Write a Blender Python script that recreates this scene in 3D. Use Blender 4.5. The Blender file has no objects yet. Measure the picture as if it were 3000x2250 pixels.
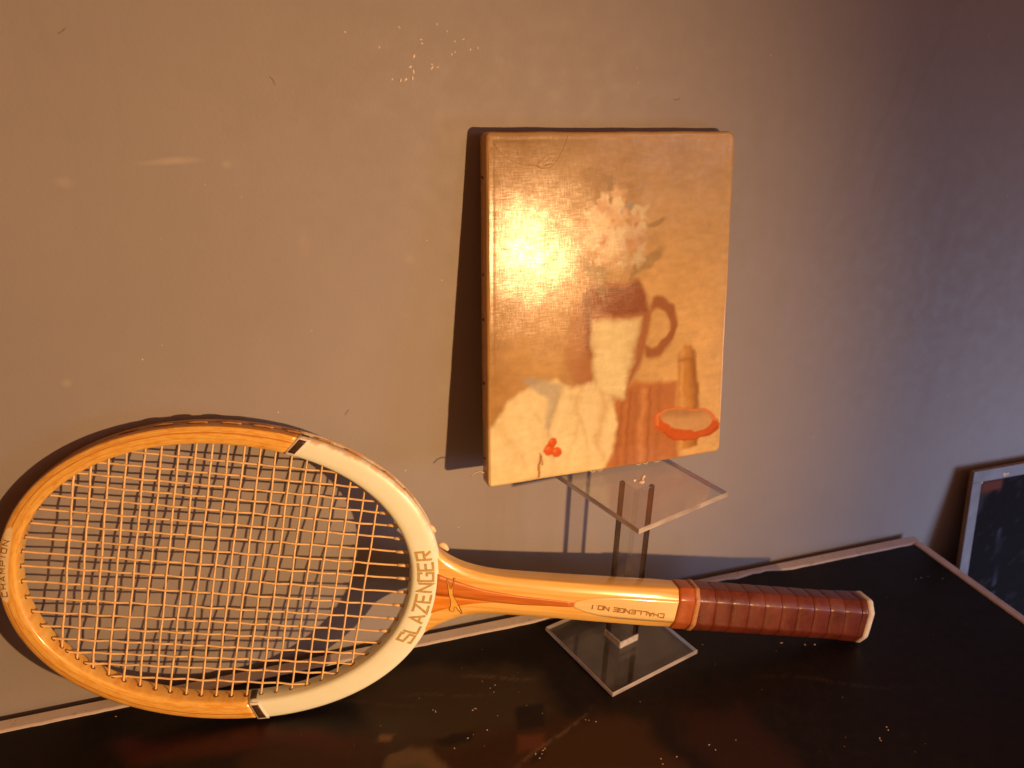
import bpy, bmesh, math, random
import numpy as np
from mathutils import Matrix, Vector

random.seed(7)
rng = np.random.default_rng(7)
SC = bpy.context.scene
COL = SC.collection

# ---------------------------------------------------------------- camera
# metres; wall = plane y 0, x runs along the wall, z 0 = top of the dark board
CAM = Vector((0.0, -0.5503, 0.47838))
RIGHT = Vector((0.946291, -0.322012, 0.029005))
UP = Vector((0.101498, 0.381046, 0.918968))
FWD = Vector((0.306971, 0.866667, -0.393264))
cam_d = bpy.data.cameras.new("camera")
cam = bpy.data.objects.new("camera", cam_d)
COL.objects.link(cam)
m3 = Matrix((RIGHT, UP, -FWD)).transposed()
cam.matrix_world = Matrix.Translation(CAM) @ m3.to_4x4()
cam_d.sensor_width = 36.0
cam_d.lens = 27.87
cam_d.clip_start = 0.01
cam_d.clip_end = 50
cam_d.dof.use_dof = True
cam_d.dof.focus_distance = 0.60
cam_d.dof.aperture_fstop = 7.0
SC.camera = cam

# ---------------------------------------------------------------- light
world = bpy.data.worlds.new("World")
SC.world = world
world.use_nodes = True
bg = world.node_tree.nodes["Background"]
bg.inputs[0].default_value = (1.0, 0.30, 0.105, 1)
bg.inputs[1].default_value = 0.265


def aim(o, target):
    d = Vector(target) - o.location
    o.rotation_euler = d.to_track_quat('-Z', 'Y').to_euler()


lamp_d = bpy.data.lights.new("warm_lamp", 'SPOT')
lamp_d.energy = 65
lamp_d.color = (1.0, 0.530, 0.218)
lamp_d.shadow_soft_size = 0.013
lamp_d.spot_size = math.radians(92)
lamp_d.spot_blend = 1.0
lamp = bpy.data.objects.new("warm_lamp", lamp_d)
COL.objects.link(lamp)
lamp.location = (0.585, -1.000, 0.335)
aim(lamp, (-0.34, 0.0, 0.04))



def area_light(name, loc, target, sx, sy, energy, color, spread=180):
    d = bpy.data.lights.new(name, 'AREA')
    d.shape = 'RECTANGLE'
    d.size, d.size_y, d.energy, d.color = sx, sy, energy, color
    d.spread = math.radians(spread)      # narrowed beam of the added low fill
    o = bpy.data.objects.new(name, d)
    COL.objects.link(o)
    o.location = loc
    aim(o, target)


# cool daylight from the right: a tall window farther off, plus an added low blue fill nearer the wall
area_light("window_light", (1.75, -2.20, 0.98), (0.40, 0.0, 0.20), 0.5, 0.85, 4.2, (0.86, 0.76, 0.84))
area_light("low_cool_fill", (1.25, -0.70, 0.06), (0.74, 0.0, -0.22), 0.30, 0.26, 1.75, (0.52, 0.66, 1.0), 100)

SC.view_settings.view_transform = 'Standard'
SC.view_settings.look = 'None'
SC.view_settings.exposure = 0.0
SC.view_settings.gamma = 1.0
SC.render.engine = 'CYCLES'
SC.cycles.max_bounces = 12
SC.cycles.transmission_bounces = 10
SC.cycles.transparent_max_bounces = 12
SC.cycles.sample_clamp_indirect = 4.0


# ---------------------------------------------------------------- helpers
def mesh_obj(name, verts, faces, m=None, parent=None, smooth=True):
    me = bpy.data.meshes.new(name)
    me.from_pydata([tuple(v) for v in verts], [], [tuple(f) for f in faces])
    me.update()
    if smooth:
        me.polygons.foreach_set("use_smooth", [True] * len(me.polygons))
    o = bpy.data.objects.new(name, me)
    COL.objects.link(o)
    if m:
        me.materials.append(m)
    if parent:
        o.parent = parent
    return o


def recalc(o):
    bm = bmesh.new()
    bm.from_mesh(o.data)
    bmesh.ops.recalc_face_normals(bm, faces=bm.faces)
    bm.to_mesh(o.data)
    bm.free()


def tag(o, label=None, cat=None, kind=None, group=None):
    if label:
        o["label"] = label
    if cat:
        o["category"] = cat
    if kind:
        o["kind"] = kind
    if group:
        o["group"] = group
    return o


def empty(name, mat4=None):
    o = bpy.data.objects.new(name, None)
    COL.objects.link(o)
    o.empty_display_size = 0.02
    if mat4 is not None:
        o.matrix_world = mat4
    return o


class NT:
    """small node-graph helper"""

    def __init__(self, name, rough=0.5, spec=0.5):
        self.m = bpy.data.materials.new(name)
        self.m.use_nodes = True
        self.t = self.m.node_tree
        self.b = self.t.nodes["Principled BSDF"]
        self.b.inputs["Roughness"].default_value = rough
        self.b.inputs["Specular IOR Level"].default_value = spec

    def n(self, typ, **kw):
        nd = self.t.nodes.new(typ)
        for k, v in kw.items():
            if k.startswith("i_"):
                nd.inputs[k[2:].replace("_", " ")].default_value = v
            else:
                setattr(nd, k, v)
        return nd

    def l(self, a, b):
        self.t.links.new(a, b)

    def coord(self, which="Object"):
        return self.n("ShaderNodeTexCoord").outputs[which]

    def mapping(self, vec, scale=(1, 1, 1), loc=(0, 0, 0), rot=(0, 0, 0)):
        mp = self.n("ShaderNodeMapping")
        mp.inputs["Scale"].default_value = scale
        mp.inputs["Location"].default_value = loc
        mp.inputs["Rotation"].default_value = rot
        self.l(vec, mp.inputs["Vector"])
        return mp.outputs[0]

    def noise(self, vec, scale, detail=4, rough=0.55, dist=0.0):
        nd = self.n("ShaderNodeTexNoise")
        nd.inputs["Scale"].default_value = scale
        nd.inputs["Detail"].default_value = detail
        nd.inputs["Roughness"].default_value = rough
        nd.inputs["Distortion"].default_value = dist
        self.l(vec, nd.inputs["Vector"])
        return nd.outputs[0]

    def ramp(self, fac, stops, interp='LINEAR'):
        r = self.n("ShaderNodeValToRGB")
        cr = r.color_ramp
        cr.interpolation = interp
        while len(cr.elements) < len(stops):
            cr.elements.new(0.5)
        for e, (p, c) in zip(cr.elements, stops):
            e.position = p
            e.color = (c[0], c[1], c[2], 1) if not isinstance(c, (int, float)) else (c, c, c, 1)
        self.l(fac, r.inputs[0])
        return r.outputs[0]

    def mix(self, fac, a, b, mode='MIX'):
        nd = self.n("ShaderNodeMix", data_type='RGBA', blend_type=mode)
        for sock, v in ((nd.inputs[0], fac), (nd.inputs[6], a), (nd.inputs[7], b)):
            if hasattr(v, "is_output"):
                self.l(v, sock)
            elif isinstance(v, (int, float)):
                sock.default_value = v
            else:
                sock.default_value = (v[0], v[1], v[2], 1)
        return nd.outputs[2]

    def math(self, op, a, b=None, clamp=False):
        nd = self.n("ShaderNodeMath", operation=op, use_clamp=clamp)
        for sock, v in ((nd.inputs[0], a), (nd.inputs[1], b)):
            if v is None:
                continue
            if hasattr(v, "is_output"):
                self.l(v, sock)
            else:
                sock.default_value = v
        return nd.outputs[0]

    def color(self, c):
        if hasattr(c, "is_output"):
            self.l(c, self.b.inputs["Base Color"])
        else:
            self.b.inputs["Base Color"].default_value = (c[0], c[1], c[2], 1)

    def rough(self, r):
        self.l(r, self.b.inputs["Roughness"])

    def bump(self, h, strength=0.3, dist=0.001):
        bp = self.n("ShaderNodeBump")
        bp.inputs["Strength"].default_value = strength
        bp.inputs["Distance"].default_value = dist
        self.l(h, bp.inputs["Height"])
        self.l(bp.outputs[0], self.b.inputs["Normal"])


# ---------------------------------------------------------------- materials
def mat_wall():
    k = NT("wall_paint", 0.62, 0.35)
    c = k.coord()
    a = k.noise(c, 2.2, 5, 0.6)
    base = k.ramp(a, [(0.3, (0.275, 0.262, 0.253)), (0.7, (0.325, 0.308, 0.297))])
    f = k.noise(c, 28, 4, 0.6)
    base = k.mix(k.ramp(f, [(0.35, 0.0), (0.75, 0.28)]), base, (0.262, 0.250, 0.246))
    # rubbed pale smears, each with a shape of its own: x, z, half sizes, strength
    sep = k.n("ShaderNodeSeparateXYZ")
    k.l(c, sep.inputs[0])
    wob = k.noise(c, 60, 3, 0.6)
    for (x, z, rx, rz, s) in [(-.031, .4058, .016, .0028, .75), (-.046, .4045, .012, .002, .4), (-.003, .403, .0035, .003, .5),
                              (-.097, .394, .006, .004, .45), (.0412, .352, .0055, .013, .22), (-.118, .2637, .004, .004, .6),
                              (.114, .335, .005, .005, .3), (.139, .231, .006, .006, .2), (-.17, .33, .02, .03, .12)]:
        dx = k.math('DIVIDE', k.math('SUBTRACT', sep.outputs[0], x), rx)
        dz = k.math('DIVIDE', k.math('SUBTRACT', sep.outputs[2], z), rz)
        d = k.math('SQRT', k.math('ADD', k.math('MULTIPLY', dx, dx), k.math('MULTIPLY', dz, dz)))
        d = k.math('SUBTRACT', 1.55, k.math('ADD', d, wob), clamp=True)
        base = k.mix(k.math('MULTIPLY', d, s * 0.62, clamp=True), base, (0.50, 0.46, 0.38))
    # grey scuffs
    sc = k.noise(k.mapping(c, (1, 1, .35)), 9, 6, 0.7, 0.6)
    base = k.mix(k.ramp(sc, [(0.60, 0.0), (0.74, 0.22)]), base, (0.165, 0.155, 0.15))
    k.color(base)
    h1 = k.noise(c, 420, 3, 0.6)
    h2 = k.noise(c, 70, 4, 0.55)
    k.bump(k.math('ADD', k.math('MULTIPLY', h1, 0.8), h2), 0.12, 0.0012)
    k.rough(k.ramp(h2, [(0.3, 0.55), (0.7, 0.72)]))
    return k.m


def mat_simple(name, col, rough=0.5, spec=0.5, var=0.0, scale=200, bump=0.0, coat=0.0):
    k = NT(name, rough, spec)
    c = k.coord()
    if var > 0:
        n1 = k.noise(c, scale, 4, 0.6)
        dk = tuple(x * (1 - var) for x in col)
        lt = tuple(min(1, x * (1 + var)) for x in col)
        k.color(k.ramp(n1, [(0.3, dk), (0.7, lt)]))
    else:
        k.color(col)
    if bump > 0:
        k.bump(k.noise(c, scale * 2, 3, 0.6), bump, 0.0005)
    if coat > 0:
        k.b.inputs["Coat Weight"].default_value = coat
        k.b.inputs["Coat Roughness"].default_value = 0.06
    return k.m


def mat_wood(name, pale, mid, dark, stretch, uv=False, lam=(), rough=0.32, coat=0.6, outer=None):
    """varnished ash: long fibres; lam = laminations as fractions across the frame face (UV v)"""
    k = NT(name, rough, 0.45)
    c = k.coord("UV" if uv else "Object")
    f1 = k.noise(k.mapping(c, stretch), 1.0, 6, 0.62, 0.35)
    f2 = k.noise(k.mapping(c, tuple(s * 3.1 for s in stretch)), 1.0, 3, 0.6)
    col = k.ramp(f1, [(0.28, dark), (0.5, mid), (0.72, pale)])
    col = k.mix(k.ramp(f2, [(0.45, 0.0), (0.72, 0.35)]), col, dark)
    if uv and (lam or outer):
        sep = k.n("ShaderNodeSeparateXYZ")
        k.l(c, sep.inputs[0])
        wig = k.math('MULTIPLY', k.math('SUBTRACT', k.noise(k.mapping(c, (14, 1, 1)), 1.0, 2), 0.5), 0.05)
        vv = k.math('ADD', sep.outputs[1], wig)
        for (p, w, cc, s) in lam:
            d = k.math('ABSOLUTE', k.math('SUBTRACT', vv, p))
            k_ = k.math('SUBTRACT', 1.0, k.math('DIVIDE', d, w), clamp=True)
            col = k.mix(k.math('MULTIPLY', k_, s), col, cc)
        if outer:
            e = k.math('SUBTRACT', 1.0, k.math('DIVIDE', vv, 0.075), clamp=True)
            e = k.math('MULTIPLY', e, 3.0, clamp=True)
            col = k.mix(k.math('MULTIPLY', e, 0.8), col, outer)
    k.color(col)
    k.b.inputs["Coat Weight"].default_value = coat
    k.b.inputs["Coat Roughness"].default_value = 0.10
    k.bump(f1, 0.05, 0.0005)
    return k.m


def mat_cream_paint():
    """cream enamel, rubbed through to the wood along the outer edge (UV v near 0)"""
    k = NT("cream_enamel", 0.36, 0.45)
    uv = k.coord("UV")
    ob = k.coord()
    n1 = k.noise(ob, 60, 5, 0.65)
    base = k.ramp(n1, [(0.3, (0.79, 0.88, 0.68)), (0.7, (0.84, 0.93, 0.77))])
    sep = k.n("ShaderNodeSeparateXYZ")
    k.l(uv, sep.inputs[0])
    wear_n = k.noise(ob, 95, 6, 0.75)
    up = k.n("ShaderNodeSeparateXYZ")
    k.l(ob, up.inputs[0])
    side = k.math('MULTIPLY', up.outputs[1], 9.0, clamp=True)     # the upper half of the ring wears most
    edge = k.math('SUBTRACT', 0.36, sep.outputs[1], clamp=True)
    w = k.math('ADD', k.math('MULTIPLY', edge, 1.0), k.math('MULTIPLY', wear_n, 0.75))
    w = k.math('MULTIPLY', k.math('SUBTRACT', w, 0.60, clamp=True), 7.0, clamp=True)
    w = k.math('MULTIPLY', w, k.math('ADD', side, 0.12, clamp=True), clamp=True)
    col = k.mix(k.math('MULTIPLY', w, 0.75), base, (0.62, 0.36, 0.16))
    dirt = k.noise(ob, 260, 4, 0.7)
    col = k.mix(k.ramp(dirt, [(0.66, 0.0), (0.78, 0.35)]), col, (0.55, 0.42, 0.25))
    k.color(col)
    k.bump(n1, 0.04, 0.0006)
    k.b.inputs["Coat Weight"].default_value = 0.25
    k.b.inputs["Coat Roughness"].default_value = 0.15
    return k.m


def mat_attr(name, rough=0.5, spec=0.5, weave=0.0, noise_scale=180, bump=0.0, rough_var=None):
    k = NT(name, rough, spec)
    a = k.n("ShaderNodeAttribute", attribute_name="print")
    ob = k.coord()
    n1 = k.noise(ob, noise_scale, 5, 0.65)
    col = k.mix(k.ramp(n1, [(0.3, 0.0), (0.75, 0.16)]), a.outputs[0], (0.05, 0.03, 0.02))
    k.color(col)
    if weave > 0:
        w1 = k.n("ShaderNodeTexWave", wave_type='BANDS', bands_direction='X')
        w2 = k.n("ShaderNodeTexWave", wave_type='BANDS', bands_direction='Z')
        for w in (w1, w2):
            w.inputs["Scale"].default_value = 420
            w.inputs["Distortion"].default_value = 1.6
            w.inputs["Detail"].default_value = 2
            w.inputs["Detail Scale"].default_value = 0.25
            k.l(ob, w.inputs["Vector"])
        slub = k.noise(k.mapping(ob, (30, 30, 500)), 1.0, 3, 0.6)
        spk = k.noise(ob, 900, 2, 0.5)
        h = k.math('ADD', w1.outputs[1], k.math('MULTIPLY', w2.outputs[1], 1.2))
        h = k.math('ADD', h, k.math('MULTIPLY', slub, 2.2))
        h = k.math('ADD', h, k.math('MULTIPLY', spk, 1.6))
        t1 = k.noise(k.mapping(ob, (110, 70, 1250)), 1.0, 4, 0.65)
        t2 = k.noise(k.mapping(ob, (1250, 70, 140)), 1.0, 3, 0.6)
        t3 = k.noise(ob, 60, 3, 0.6)
        gl = k.math('ADD', k.math('MULTIPLY', t1, 0.55), k.math('MULTIPLY', t2, 0.45))
        gl = k.math('ADD', gl, k.math('MULTIPLY', k.math('SUBTRACT', t3, 0.5), 0.35))
        k.l(k.ramp(gl, [(0.36, 0.10), (0.50, 0.26), (0.64, 0.62)]), k.b.inputs["Specular IOR Level"])
        h = k.math('ADD', h, k.math('MULTIPLY', t1, 2.4))
        k.bump(h, weave, 0.00030)
    elif bump > 0:
        k.bump(k.noise(ob, noise_scale * 1.5, 4, 0.6), bump, 0.0006)
    if rough_var:
        k.rough(k.ramp(k.noise(ob, 25, 4, 0.6), [(0.3, rough_var[0]), (0.7, rough_var[1])]))
    return k.m


def mat_leather():
    k = NT("grip_leather", 0.34, 0.5)
    c = k.coord()
    n1 = k.noise(c, 45, 5, 0.65)
    n2 = k.noise(c, 700, 3, 0.6)
    oi = k.n("ShaderNodeObjectInfo")
    col = k.ramp(n1, [(0.3, (0.070, 0.016, 0.008)), (0.55, (0.145, 0.032, 0.013)), (0.75, (0.21, 0.062, 0.020))])
    col = k.mix(k.math('MULTIPLY', oi.outputs["Random"], 0.5), col, (0.125, 0.020, 0.012))
    k.color(col)
    k.bump(k.math('ADD', n2, k.math('MULTIPLY', n1, 1.5)), 0.22, 0.0006)
    k.rough(k.ramp(n1, [(0.3, 0.22), (0.7, 0.40)]))
    return k.m


def mat_thin_acrylic(name="acrylic_sheet", fog=(0.015, 0.06), gloss=1.0):
    """clear sheet faces: mostly see-through with a fresnel gloss"""
    k = NT(name)
    t = k.t
    out = t.nodes["Material Output"]
    tr = k.n("ShaderNodeBsdfTransparent")
    tr.inputs[0].default_value = (0.95, 0.945, 0.94, 1)
    gl = k.n("ShaderNodeBsdfGlossy")
    gl.inputs["Roughness"].default_value = 0.05
    gl.inputs[0].default_value = (1, 1, 1, 1)
    fr = k.n("ShaderNodeFresnel")
    geo = k.n("ShaderNodeNewGeometry")
    ior = k.math('ADD', 1.49, k.math('MULTIPLY', geo.outputs["Backfacing"], 1 / 1.49 - 1.49))
    k.l(ior, fr.inputs[0])
    sm = k.noise(k.coord(), 40, 5, 0.65)
    df = k.n("ShaderNodeBsdfDiffuse")
    df.inputs[0].default_value = (0.75, 0.72, 0.7, 1)
    mx0 = k.n("ShaderNodeMixShader")
    k.l(k.ramp(sm, [(0.35, fog[0]), (0.75, fog[1])]), mx0.inputs[0])
    k.l(tr.outputs[0], mx0.inputs[1])
    k.l(df.outputs[0], mx0.inputs[2])
    mx = k.n("ShaderNodeMixShader")
    k.l(k.math('MULTIPLY', fr.outputs[0], gloss), mx.inputs[0])
    k.l(mx0.outputs[0], mx.inputs[1])
    k.l(gl.outputs[0], mx.inputs[2])
    k.l(mx.outputs[0], out.inputs[0])
    return k.m


def mat_acrylic_edge():
    """sawn edge: scatters the light that the sheet carries to it"""
    k = NT("acrylic_sawn_edge", 0.3, 0.5)
    c = k.coord()
    n1 = k.noise(k.mapping(c, (30, 30, 200)), 1.0, 3)
    n2 = k.noise(c, 28, 3, 0.6)
    col = k.ramp(n1, [(0.3, (0.42, 0.40, 0.39)), (0.7, (0.78, 0.75, 0.73))])
    k.color(col)
    tl = k.n("ShaderNodeBsdfTranslucent")
    k.l(col, tl.inputs[0])
    mx = k.n("ShaderNodeMixShader")
    k.l(k.ramp(n2, [(0.35, 0.35), (0.65, 0.75)]), mx.inputs[0])
    k.l(k.b.outputs[0], mx.inputs[1])
    k.l(tl.outputs[0], mx.inputs[2])
    k.l(mx.outputs[0], k.t.nodes["Material Output"].inputs[0])
    return k.m


def mat_glass():
    k = NT("acrylic_bar", 0.02, 0.5)
    k.b.inputs["Transmission Weight"].default_value = 1.0
    k.b.inputs["IOR"].default_value = 1.49
    k.color((0.97, 0.97, 0.965))
    return k.m


M_wall = mat_wall()
M_floor = mat_simple("floor_paint", (0.10, 0.09, 0.085), 0.6, 0.4, 0.3, 12, 0.1)
ASH_P, ASH_M, ASH_D = (0.86, 0.62, 0.165), (0.83, 0.50, 0.105), (0.64, 0.27, 0.032)
M_frame = mat_wood("varnished_ash_frame", ASH_P, ASH_M, ASH_D, (9, 9, 1), uv=True,
                   lam=((0.36, 0.06, (0.46, 0.15, 0.015), 0.9), (0.66, 0.03, (0.55, 0.22, 0.03), 0.5),
                        (0.24, 0.03, (0.50, 0.20, 0.03), 0.5)), outer=(0.30, 0.10, 0.02))
M_shaft = mat_wood("varnished_ash_shaft", (0.83, 0.60, 0.20), (0.79, 0.50, 0.125), (0.64, 0.31, 0.045), (6, 330, 330), coat=1.0)
M_wedge = mat_wood("reddish_throat_wood", (0.66, 0.26, 0.05), (0.56, 0.175, 0.025), (0.38, 0.09, 0.012), (10, 420, 420), coat=0.4)
M_wedge2 = mat_wood("orange_throat_wood", (0.80, 0.36, 0.05), (0.72, 0.27, 0.025), (0.55, 0.16, 0.015), (8, 380, 380), coat=0.4)
M_veneer = mat_wood("pale_veneer", (0.76, 0.61, 0.28), (0.73, 0.56, 0.23), (0.66, 0.46, 0.15), (5, 260, 260), coat=1.0)
M_cream = mat_cream_paint()
M_white = mat_simple("white_line_paint", (0.80, 0.78, 0.70), 0.45, 0.4, 0.06, 300)
M_black = mat_simple("black_band_paint", (0.055, 0.030, 0.014), 0.42, 0.4, 0.45, 420)
M_string = mat_simple("amber_gut", (0.82, 0.59, 0.29), 0.38, 0.5, 0.16, 160)
M_sleeve = mat_simple("pale_string_sleeve", (0.84, 0.66, 0.38), 0.45, 0.4, 0.12, 300)
M_loop = mat_simple("brown_string_loop", (0.46, 0.24, 0.07), 0.4, 0.5, 0.2, 300)
M_hole = mat_simple("string_hole_dark", (0.16, 0.055, 0.012), 0.6, 0.3)
M_gold = mat_simple("gold_lettering", (0.50, 0.36, 0.12), 0.4, 0.5, 0.22, 500)
M_goldl = mat_simple("gold_emblem", (0.74, 0.42, 0.06), 0.42, 0.5, 0.15, 500)
M_ink = mat_simple("olive_ink", (0.24, 0.115, 0.02), 0.45, 0.4, 0.3, 700)
M_inkb = mat_simple("brown_ink", (0.30, 0.15, 0.03), 0.5, 0.4, 0.35, 900)
M_leather = mat_leather()
M_collar = mat_simple("glossy_leather_collar", (0.34, 0.085, 0.018), 0.28, 0.5, 0.18, 60, 0.04)
M_ridge = mat_simple("tan_collar_edge", (0.42, 0.20, 0.075), 0.42, 0.5, 0.3, 300, 0.1)
M_cap = mat_simple("worn_white_cap", (0.72, 0.66, 0.52), 0.5, 0.4, 0.14, 160, 0.1)
M_canvas = mat_attr("varnished_canvas_print", 0.205, 0.30, weave=0.026, noise_scale=140)
M_tack = mat_simple("dark_tack", (0.05, 0.03, 0.02), 0.4, 0.5)
M_thread = mat_simple("frayed_thread", (0.70, 0.58, 0.44), 0.7, 0.3)
M_cord = mat_simple("tan_canvas_fold", (0.50, 0.30, 0.11), 0.75, 0.2, 0.15, 240, 0.1)
M_sheet = mat_thin_acrylic()
M_post = mat_thin_acrylic("acrylic_post", (0.004, 0.02), 0.55)
M_edge = mat_acrylic_edge()
M_glass = mat_glass()


def mat_bar():
    """sawn and polished edge seen end-on: clear plastic, its dark internal reflections put into the tint"""
    k = NT("dark_reflection_edge", 0.03, 0.5)
    k.b.inputs["Transmission Weight"].default_value = 1.0
    k.b.inputs["IOR"].default_value = 1.49
    k.color((0.30, 0.22, 0.16))  # darkness of the internal reflections painted into the tint
    tr = k.n("ShaderNodeBsdfTransparent")
    tr.inputs[0].default_value = (0.50, 0.43, 0.37, 1)
    mx = k.n("ShaderNodeMixShader")
    mx.inputs[0].default_value = 0.50
    k.l(k.b.outputs[0], mx.inputs[1])
    k.l(tr.outputs[0], mx.inputs[2])
    k.l(mx.outputs[0], k.t.nodes["Material Output"].inputs[0])
    return k.m


M_bar = mat_bar()
def mat_milky():
    k = NT("milky_foot", 0.5, 0.4)
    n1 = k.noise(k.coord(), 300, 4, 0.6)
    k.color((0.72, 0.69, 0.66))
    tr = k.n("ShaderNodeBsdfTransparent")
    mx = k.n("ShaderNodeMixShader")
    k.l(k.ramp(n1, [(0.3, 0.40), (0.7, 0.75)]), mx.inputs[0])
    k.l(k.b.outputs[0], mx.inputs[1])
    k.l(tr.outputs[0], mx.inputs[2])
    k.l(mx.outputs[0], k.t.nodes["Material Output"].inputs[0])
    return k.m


M_milky = mat_milky()
M_glue = mat_simple("white_glue", (0.80, 0.76, 0.72), 0.3, 0.5, 0.1, 800, 0.2)
M_board = mat_attr("dark_varnished_paint", 0.40, 0.18, noise_scale=130, bump=0.10, rough_var=(0.32, 0.48))
M_panel = mat_attr("dark_panel_paint", 0.7, 0.04, noise_scale=130, bump=0.2)
M_fleck = mat_simple("pale_paint_fleck", (0.34, 0.25, 0.19), 0.35, 0.5, 0.3, 900)
M_fleckw = mat_simple("wall_fleck_glint", (0.72, 0.66, 0.58), 0.25, 0.6)  # bright tone paints in the glints of the wall bumps
M_hair = mat_simple("dark_hair", (0.17, 0.13, 0.115), 0.6, 0.3)


def mat_strip():
    k = NT("pale_strip_paint", 0.5, 0.4)
    c = k.coord()
    n1 = k.noise(c, 35, 5, 0.65)
    col = k.ramp(n1, [(0.3, (0.54, 0.49, 0.46)), (0.7, (0.66, 0.61, 0.57))])
    n2 = k.noise(k.mapping(c, (1, 1, 1)), 150, 5, 0.7)
    col = k.mix(k.ramp(n2, [(0.60, 0.0), (0.68, 0.7)]), col, (0.22, 0.17, 0.15))
    k.color(col)
    k.bump(n2, 0.15, 0.0008)
    return k.m


M_strip = mat_strip()
M_stripg = mat_simple("grey_panel_edge", (0.235, 0.235, 0.26), 0.55, 0.35, 0.16, 60, 0.1)
M_wood_raw = mat_wood("raw_stretcher_wood", (0.40, 0.23, 0.10), (0.30, 0.16, 0.06), (0.18, 0.09, 0.03), (200, 200, 12), coat=0.0, rough=0.6)

# ---------------------------------------------------------------- setting
FLOOR_Z = -0.17


def wall_mesh():
    x0, x1, z0, z1 = -1.6, 2.4, FLOOR_Z, 1.6
    v = [(x0, 0, z0), (x1, 0, z0), (x1, 0, z1), (x0, 0, z1)]
    return mesh_obj("wall", v, [(0, 1, 2, 3)], M_wall, smooth=False)


wall = wall_mesh()
tag(wall, "matt grey plaster wall with pale scuffs behind the racket", None, "structure")
floor = mesh_obj("floor", [(-1.6, -2.4, FLOOR_Z), (2.4, -2.4, FLOOR_Z), (2.4, 0, FLOOR_Z), (-1.6, 0, FLOOR_Z)], [(0, 1, 2, 3)], M_floor, smooth=False)
tag(floor, "dark floor under the painted board", None, "structure")


def chip(verts, faces, c, r, flat, nrm, seed):
    """a small irregular flake: squashed 8-gon dome"""
    rr = np.random.default_rng(seed)
    n = Vector(nrm)
    a = n.orthogonal().normalized()
    b = n.cross(a)
    i0 = len(verts)
    st = rr.uniform(0.6, 1.6)
    ang0 = rr.uniform(0, 6.28)
    for ring, (q, hgt) in enumerate(((1.0, 0.0), (0.75, 0.7))):
        for j in range(8):
            t = 2 * math.pi * j / 8
            k = r * q * rr.uniform(0.65, 1.15)
            u, w = math.cos(t) * k * st, math.sin(t) * k / st
            u, w = u * math.cos(ang0) - w * math.sin(ang0), u * math.sin(ang0) + w * math.cos(ang0)
            p = Vector(c) + a * u + b * w + n * (hgt * flat)
            verts.append(tuple(p))
    verts.append(tuple(Vector(c) + n * flat))
    for j in range(8):
        k = (j + 1) % 8
        faces.append((i0 + j, i0 + k, i0 + 8 + k, i0 + 8 + j))
        faces.append((i0 + 8 + j, i0 + 8 + k, i0 + 16))


vv, ff = [], []
WB = [(119.9, 470), (124.7, 479.8), (125.3, 477.5), (117.2, 463.2), (119.3, 460.4), (105, 455.2), (110.6, 454.8), (114, 455.3), (118.6, 456.4),
      (131.9, 464.9), (131.8, 462.8), (135.7, 463.3), (142, 485.2), (147.1, 479.3), (145.3, 471.3), (147.5, 472.8), (158.2, 474.7),
      (163.2, 475.8), (153.2, 480.7), (110.7, 486.4), (97.4, 474.5), (76, 482.6), (135.5, 489.3)]
for i, (x, z) in enumerate(WB):
    big = i in (0, 4, 6, 7, 8, 10, 3)
    chip(vv, ff, (x / 1000, 0.0, z / 1000), 0.0011 if big else 0.0007, 0.00045 if big else 0.0003, (0, -1, 0), 100 + i)
for i in range(40):
    chip(vv, ff, (rng.uniform(-.2, .75), 0.0, rng.uniform(.1, .52)), rng.uniform(.0003, .0006), .0002, (0, -1, 0), 300 + i)
o = mesh_obj("paint_fleck", vv, ff, M_fleckw, wall)
o["kind"] = "stuff"


def tube(pts, r, sides=6, caps=True):
    pts = [Vector(p) for p in pts]
    n = len(pts)
    verts, faces = [], []
    prev = None
    for i, p in enumerate(pts):
        t = (pts[min(i + 1, n - 1)] - pts[max(i - 1, 0)]).normalized()
        if prev is None:
            a = t.orthogonal().normalized()
        else:
            a = (prev - t * prev.dot(t)).normalized()
        prev = a
        b = t.cross(a)
        ri = r[i] if hasattr(r, "__len__") else r
        for j in range(sides):
            th = 2 * math.pi * j / sides
            verts.append(p + (a * math.cos(th) + b * math.sin(th)) * ri)
    for i in range(n - 1):
        for j in range(sides):
            k = (j + 1) % sides
            faces.append((i * sides + j, i * sides + k, (i + 1) * sides + k, (i + 1) * sides + j))
    if caps:
        faces.append(tuple(range(sides))[::-1])
        faces.append(tuple((n - 1) * sides + j for j in range(sides)))
    return verts, faces


# a few hairs and hairline cracks stuck in the wall paint
vv, ff = [], []
for i, (x, z) in enumerate([(-85.8, 476.8), (31, 451), (314.7, 444.6), (65.6, 221.9)]):
    a0 = rng.uniform(0, 6.28)
    pts = []
    p = np.array([x / 1000, z / 1000])
    for q in range(6):
        pts.append((p[0], -0.0003, p[1]))
        a0 += rng.uniform(-.6, .6)
        p = p + 0.0011 * np.array([math.cos(a0), math.sin(a0)])
    a, b = tube(pts, 0.0001, 5)
    ff += [tuple(k + len(vv) for k in f) for f in b]
    vv += a
o = mesh_obj("wall_hair", vv, ff, M_hair, wall)
o["kind"] = "stuff"


# ---------------------------------------------------------------- painter's helpers (numpy)
def sstep(a, b, x):
    t = np.clip((x - a) / (b - a), 0, 1)
    return t * t * (3 - 2 * t)


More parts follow.
